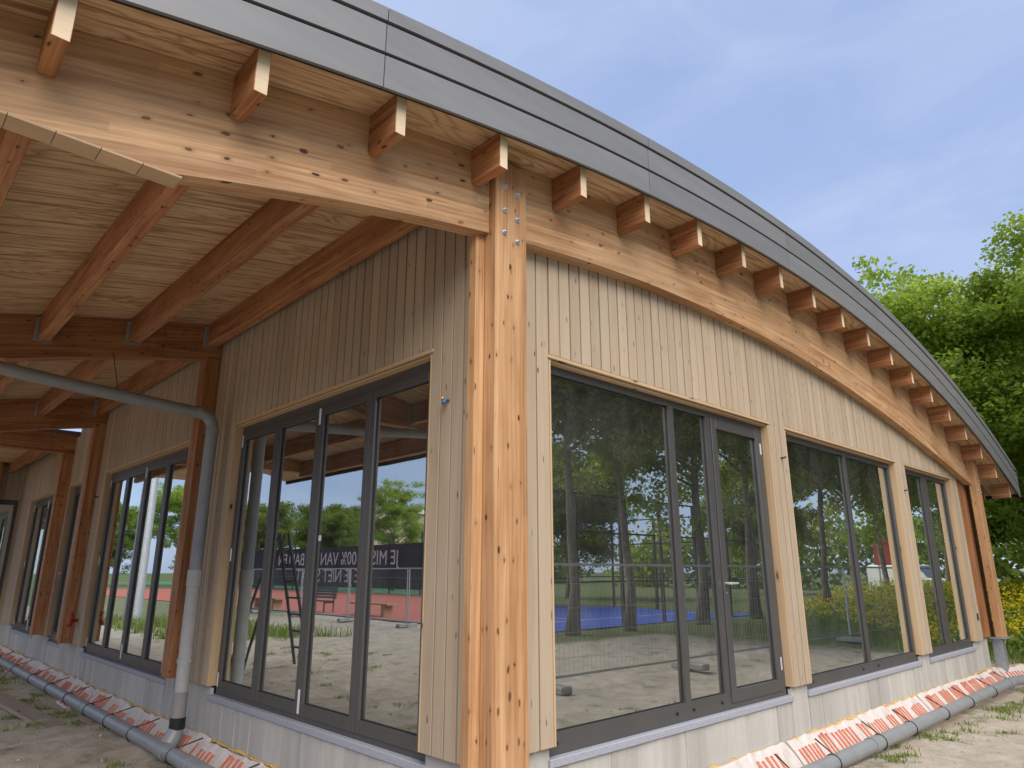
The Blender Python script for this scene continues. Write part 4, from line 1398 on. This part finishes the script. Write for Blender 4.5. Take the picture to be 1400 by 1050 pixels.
wood_mass('far_wood', [(66 + rng.uniform(0, 6), y, rng.uniform(1, 5), 3.2) for y in np.arange(-45, 45, 1.6)] , 'far belt of dark trees behind the meadow', 'leaf_dark', 16000, 0.42)
wood_mass('far_wood', [(x, -70 + rng.uniform(0, 6), rng.uniform(1, 5), 3.2) for x in np.arange(10, 80, 1.6)], 'far belt of trees mirrored behind the courts', 'leaf_dark', 14000, 0.42)
wood_mass('far_wood', [(-52 + rng.uniform(-4, 4), y, rng.uniform(0.5, 2.6), 2.4) for y in np.arange(20, 150, 1.8)], 'far belt of trees mirrored above the banner', 'leaf_dark', 20000, 0.42)

# ------------------------------------------------------------------ COURTS AND THINGS MIRRORED IN THE GLASS
def sheet(name, x0, x1, y0, y1, z, mat, label):
    me = mesh(name, [(x0, y0, z), (x1, y0, z), (x1, y1, z), (x0, y1, z)], [(0, 1, 2, 3)], mat)
    return tag(link(name, me), label, None, None, 'structure')
sheet('court', 11.5, 27, -17.5, -7.4, 0.005, 'court_blue', 'blue padel court surface mirrored in the gable glass')
sheet('court', -25, -8.6, 12, 75, 0.005, 'court_red', 'red court surface mirrored in the folding doors')
sheet('court', -60, -26.0, 10, 130, 0.005, 'court_green', 'green pitch mirrored in the far folding door')
for i, (x0, x1, y0, y1) in enumerate(((11.8, 26.7, -10.05, -9.98), (11.8, 26.7, -15.0, -14.93), (19.2, 19.27, -15, -10))):
    me = mesh('court_line', [(x0, y0, .009), (x1, y0, .009), (x1, y1, .009), (x0, y1, .009)], [(0, 1, 2, 3)], 'white_paint')
    tag(link('court_line', me), None, None, None, 'structure')

# dark cage of the padel court
cg = empty('court_cage', (19, -12.5, 0), 'dark steel mesh cage round the blue court mirrored in the gable glass', 'cage')
for y in (-7.6, -17.3):
    for x in np.arange(11.6, 27.1, 2.2):
        MB().box(x, x + 0.09, y - .045, y + .045, 0, 4.0).build('post', 'paint_dark', cg)
    for z in (1.3, 2.8, 3.95):
        MB().box(11.6, 27.0, y - 0.025, y + 0.025, z, z + 0.05).build('rail', 'paint_dark', cg)
for x in (11.6, 27.0):
    for y in np.arange(-17.3, -7.5, 2.43):
        MB().box(x - .045, x + .045, y - .045, y + .045, 0, 4.0).build('post', 'paint_dark', cg)
    for z in (1.3, 2.8, 3.9):
        MB().box(x - .025, x + .025, -17.3, -7.6, z + 0.06, z + 0.11).build('rail', 'paint_dark', cg)

# mobile site fence
def fence_panel(x, y, rz, label, group, H=1.75, L=3.4):
    r = empty('site_fence', (x, y, 0), label, 'fence', group)
    r.rotation_euler.z = R(rz)
    WORLD[r.name] = Vector((0, 0, 0))
    mb = MB(); t = 0.019
    for xx in (-L / 2, L / 2): mb.tube([(xx, 0, 0.06), (xx, 0, H)], t, 8)
    for z in (0.16, H - .02): mb.tube([(-L / 2, 0, z), (L / 2, 0, z)], t, 8)
    mb.build('frame', 'galvanised', r, smooth=True)
    mb = MB()
    for xx in np.arange(-L / 2 + 0.1, L / 2, 0.10): mb.tube([(xx, 0, 0.16), (xx, 0, H - .02)], 0.0022, 4, 0, False)
    for z in (0.4, 0.75, 1.1, 1.45): mb.tube([(-L / 2, 0, z), (L / 2, 0, z)], 0.0024, 4, 0, False)
    m_ = mb.build('wire_mesh', 'galvanised', r); m_['kind'] = 'stuff'
    mb = MB(); mb.box(L / 2 - 0.06, L / 2 + 0.16, -0.34, 0.34, -0.01, 0.10); mb.build('foot_block', 'concrete_block', r, bevel=0.02)
    return r
for i, (x, lb) in enumerate(((5.8, 'mesh site fence panel nearest the corner post, mirrored in the gable glass'), (9.3, 'mesh site fence panel mirrored with its foot block in the wide pane'), (12.8, 'mesh site fence panel mirrored in the glazed door'), (16.3, 'mesh site fence panel mirrored leftmost in the middle window'), (19.8, 'mesh site fence panel mirrored rightmost in the middle window'), (23.3, 'mesh site fence panel mirrored in the farthest window'))):
    fence_panel(x, -0.75 + 0.04 * i, 1.5, lb, 'mobile fence panels')
for i, (y, lb) in enumerate(((16.5, 'mesh site fence panel mirrored in the near folding leaf'), (20.0, 'mesh site fence panel mirrored behind the bench'), (23.5, 'mesh site fence panel mirrored in the leaf by the downpipe'), (27.0, 'mesh site fence panel mirrored at the left of the near folding door'), (30.5, 'mesh site fence panel mirrored rightmost in the far folding door'), (34.0, 'mesh site fence panel mirrored leftmost in the far folding door'))):
    fence_panel(-7.4, y, 90, lb, 'mobile fence panels')

# green slatted bench and low timber benches beside the red court
def slat_bench(x, y, rz, label):
    r = empty('bench', (x, y, 0), label, 'bench', 'benches by the red court'); r.rotation_euler.z = R(rz); WORLD[r.name] = Vector((0, 0, 0))
    for i in range(4):
        MB().box(-0.9, 0.9, -0.02 + i * 0.12, 0.08 + i * 0.12, 0.44, 0.475).build('seat_slat', 'paint_green', r)
    for i in range(4):
        z = 0.55 + i * 0.115
        MB().box(-0.9, 0.9, 0.475 + i * 0.018, 0.505 + i * 0.018, z, z + 0.09).build('back_slat', 'paint_green', r)
    for xx in (-0.75, 0.75):
        mb = MB(); mb.box(xx - .025, xx + .025, 0.0, 0.05, 0, 0.44); mb.box(xx - .025, xx + .025, 0.42, 0.47, 0, 1.0); mb.box(xx - .025, xx + .025, 0.05, 0.42, 0.38, 0.44)
        mb.build('leg', 'paint_dark', r)
    return r
slat_bench(-9.2, 27.5, 90, 'dark green slatted park bench mirrored in the second folding leaf')
def plank_bench(x, y, rz, label):
    r = empty('timber_bench', (x, y, 0), label, 'bench', 'low timber benches by the red court'); r.rotation_euler.z = R(rz); WORLD[r.name] = Vector((0, 0, 0))
    for i in range(3): MB().box(-1.3, 1.3, -0.26 + i * .18, -0.09 + i * .18, 0.42, 0.475).build('plank', 'bench_timber', r, 'x')
    for xx in (-0.9, 0.9): MB().box(xx - .1, xx + .1, -0.2, 0.2, 0, 0.42).build('leg', 'bench_timber', r, 'z')
plank_bench(-9.6, 23.6, 90, 'low timber bench mirrored in the leaf nearest the corner')
plank_bench(-9.0, 31.5, 90, 'low timber bench mirrored in the third folding leaf')
# banner fence behind the red court
bn = empty('court_banner', (-25.2, 52, 0), 'long black court banner with white capitals mirrored in the folding doors', 'banner')
for y in np.arange(34, 86, 4.0):
    MB().box(-25.32, -25.22, y - .05, y + .05, 0, 4.5).build('post', 'paint_dark', bn)
for y in np.arange(34, 82, 4.0):
    MB().box(-25.215, -25.195, y + 0.02, y + 3.98, 0.35, 3.7).build('cloth', 'banner_cloth', bn)
def text_obj(body, y, z, size, parent):
    cu = bpy.data.curves.new('lettering', 'FONT'); cu.body = body; cu.size = size; cu.extrude = 0.004; cu.align_x = 'CENTER'; cu.resolution_u = 3
    to = bpy.data.objects.new('tmp', cu); C.objects.link(to)
    dg = bpy.context.evaluated_depsgraph_get(); me = bpy.data.meshes.new_from_object(to.evaluated_get(dg))
    bpy.data.objects.remove(to)
    me.materials.clear(); me.materials.append(MATS['banner_print'])
    o = link('lettering', me, parent, (-25.185, y, z)); o.rotation_euler = (R(90), 0, R(90))
    return o
text_obj('JE MIST 100% VAN DE BALLEN', 55.0, 2.2, 1.55, bn)
text_obj('DIE JE NIET SLAAT', 55.0, 0.8, 1.55, bn)

# step ladder under the canopy
ld = empty('step_ladder', (-0.2, 12.0, 0), 'dark step ladder mirrored in the third folding leaf', 'ladder')
for s in (-1, 1):
    MB().tube([(-0.75, 12.0 + s * .28, 0.02), (-0.2, 12.0 + s * .17, 2.3)], 0.028, 6).build('stile', 'paint_dark', ld)
    MB().tube([(0.45, 12.0 + s * .28, 0.02), (-0.14, 12.0 + s * .17, 2.28)], 0.024, 6).build('rear_stile', 'paint_dark', ld)
for i in range(1, 8):
    t = i / 8; hw = .28 - .11 * t
    MB().box(-0.75 + .55 * t - .04, -0.75 + .55 * t + .04, 12.0 - hw, 12.0 + hw, 0.02 + 2.28 * t, 0.02 + 2.28 * t + 0.03).build('tread', 'paint_dark', ld)
# flood light mast
ms_ = empty('light_mast', (-1.7, 25.6, 0), 'thick grey light mast mirrored in the far folding door', 'mast')
MX, MY = -1.7, 25.6
MB().tube([(MX, MY, -0.1), (MX, MY, 5), (MX, MY, 13)], [0.27, 0.23, 0.13], 16).build('pole', 'galvanised', ms_, smooth=True)
MB().box(MX - .6, MX + .6, MY - .1, MY + .1, 12.95, 13.1).build('crossbar', 'galvanised', ms_)
for q in (-0.5, 0.5): MB().box(MX + q - .3, MX + q + .3, MY - .25, MY + .2, 12.5, 12.94).build('lamp_head', 'paint_dark', ms_)
# tan house far behind the courts
hs_ = empty('house', (-62, 108, 0), 'tan flat-roofed house mirrored at the left of the near folding door', 'house')
MB().box(-70, -56, 100, 118, 0, 11.5).build('wall', 'brick_tan', hs_)
MB().box(-70.4, -55.6, 99.6, 118.4, 11.5, 12.3).build('roof', 'white_paint', hs_)
for z in (2, 5.3, 8.6):
    for y in (102, 106, 110, 114):
        MB().box(-55.99, -55.9, y, y + 2, z, z + 1.7).build('window', 'dark_glass', hs_)

# parked vans, sign and container mirrored in the middle gable window
def van(x, y, rz, body, label):
    r = empty('parked_van', (x, y, 0), label, 'van', 'vans parked beyond the meadow'); r.rotation_euler.z = R(rz); WORLD[r.name] = Vector((0, 0, 0))
    prof = [(-2.3, .35), (-2.3, 1.9), (-2.15, 2.05), (0.9, 2.05), (1.55, 1.25), (2.3, 1.05), (2.4, .75), (2.4, .35)]
    v = [(a, -0.9, b) for a, b in prof] + [(a, 0.9, b) for a, b in prof]; n_ = len(prof)
    f = [tuple(range(n_)), tuple(range(2 * n_ - 1, n_ - 1, -1))] + [(i, i + n_, (i + 1) % n_ + n_, (i + 1) % n_) for i in range(n_)]
    MB().add(v, f).build('body', body, r, bevel=0.05)
    for xx in (-1.45, 1.5):
        for s in (-1, 1): MB().tube([(xx, s * .74, .34), (xx, s * .93, .34)], 0.34, 16).build('wheel', 'tyre', r, smooth=True)
    for s in (-1, 1): MB().box(-0.1, 0.95, min(s * .9, s * .912), max(s * .9, s * .912), 1.25, 1.8).build('side_window', 'dark_glass', r)
    v = [(0.93, -.78, 1.98), (1.53, -.78, 1.28), (1.53, .78, 1.28), (0.93, .78, 1.98)]
    v = v + [(a + .02, b, c + .02) for a, b, c in v]
    MB().add(v, BOXF).build('windscreen', 'dark_glass', r)
    for s in (-1, 1): MB().box(2.33, 2.41, s * .62 - .15, s * .62 + .15, .8, .95).build('headlight', 'white_paint', r)
van(50, -9, 100, 'white_paint', 'white van mirrored leftmost in the middle gable window')
van(55, -4.5, 80, 'galvanised', 'silver van mirrored beside the red sign in the middle gable window')
van(56, 5.5, 95, 'blue_paint', 'blue van parked behind the meadow beside the far post')
van(78, 15.0, 90, 'white_paint', 'white van parked behind the meadow')
sg = empty('site_sign', (40, -6.8, 0), 'dark red board on two posts mirrored in the middle gable window', 'sign')
for y in (-7.3, -6.3): MB().box(39.97, 40.03, y - .04, y + .04, 0, 2.2).build('post', 'galvanised', sg)
MB().box(39.94, 39.965, -7.45, -6.15, 2.0, 3.3).build('board', 'red_sign', sg)
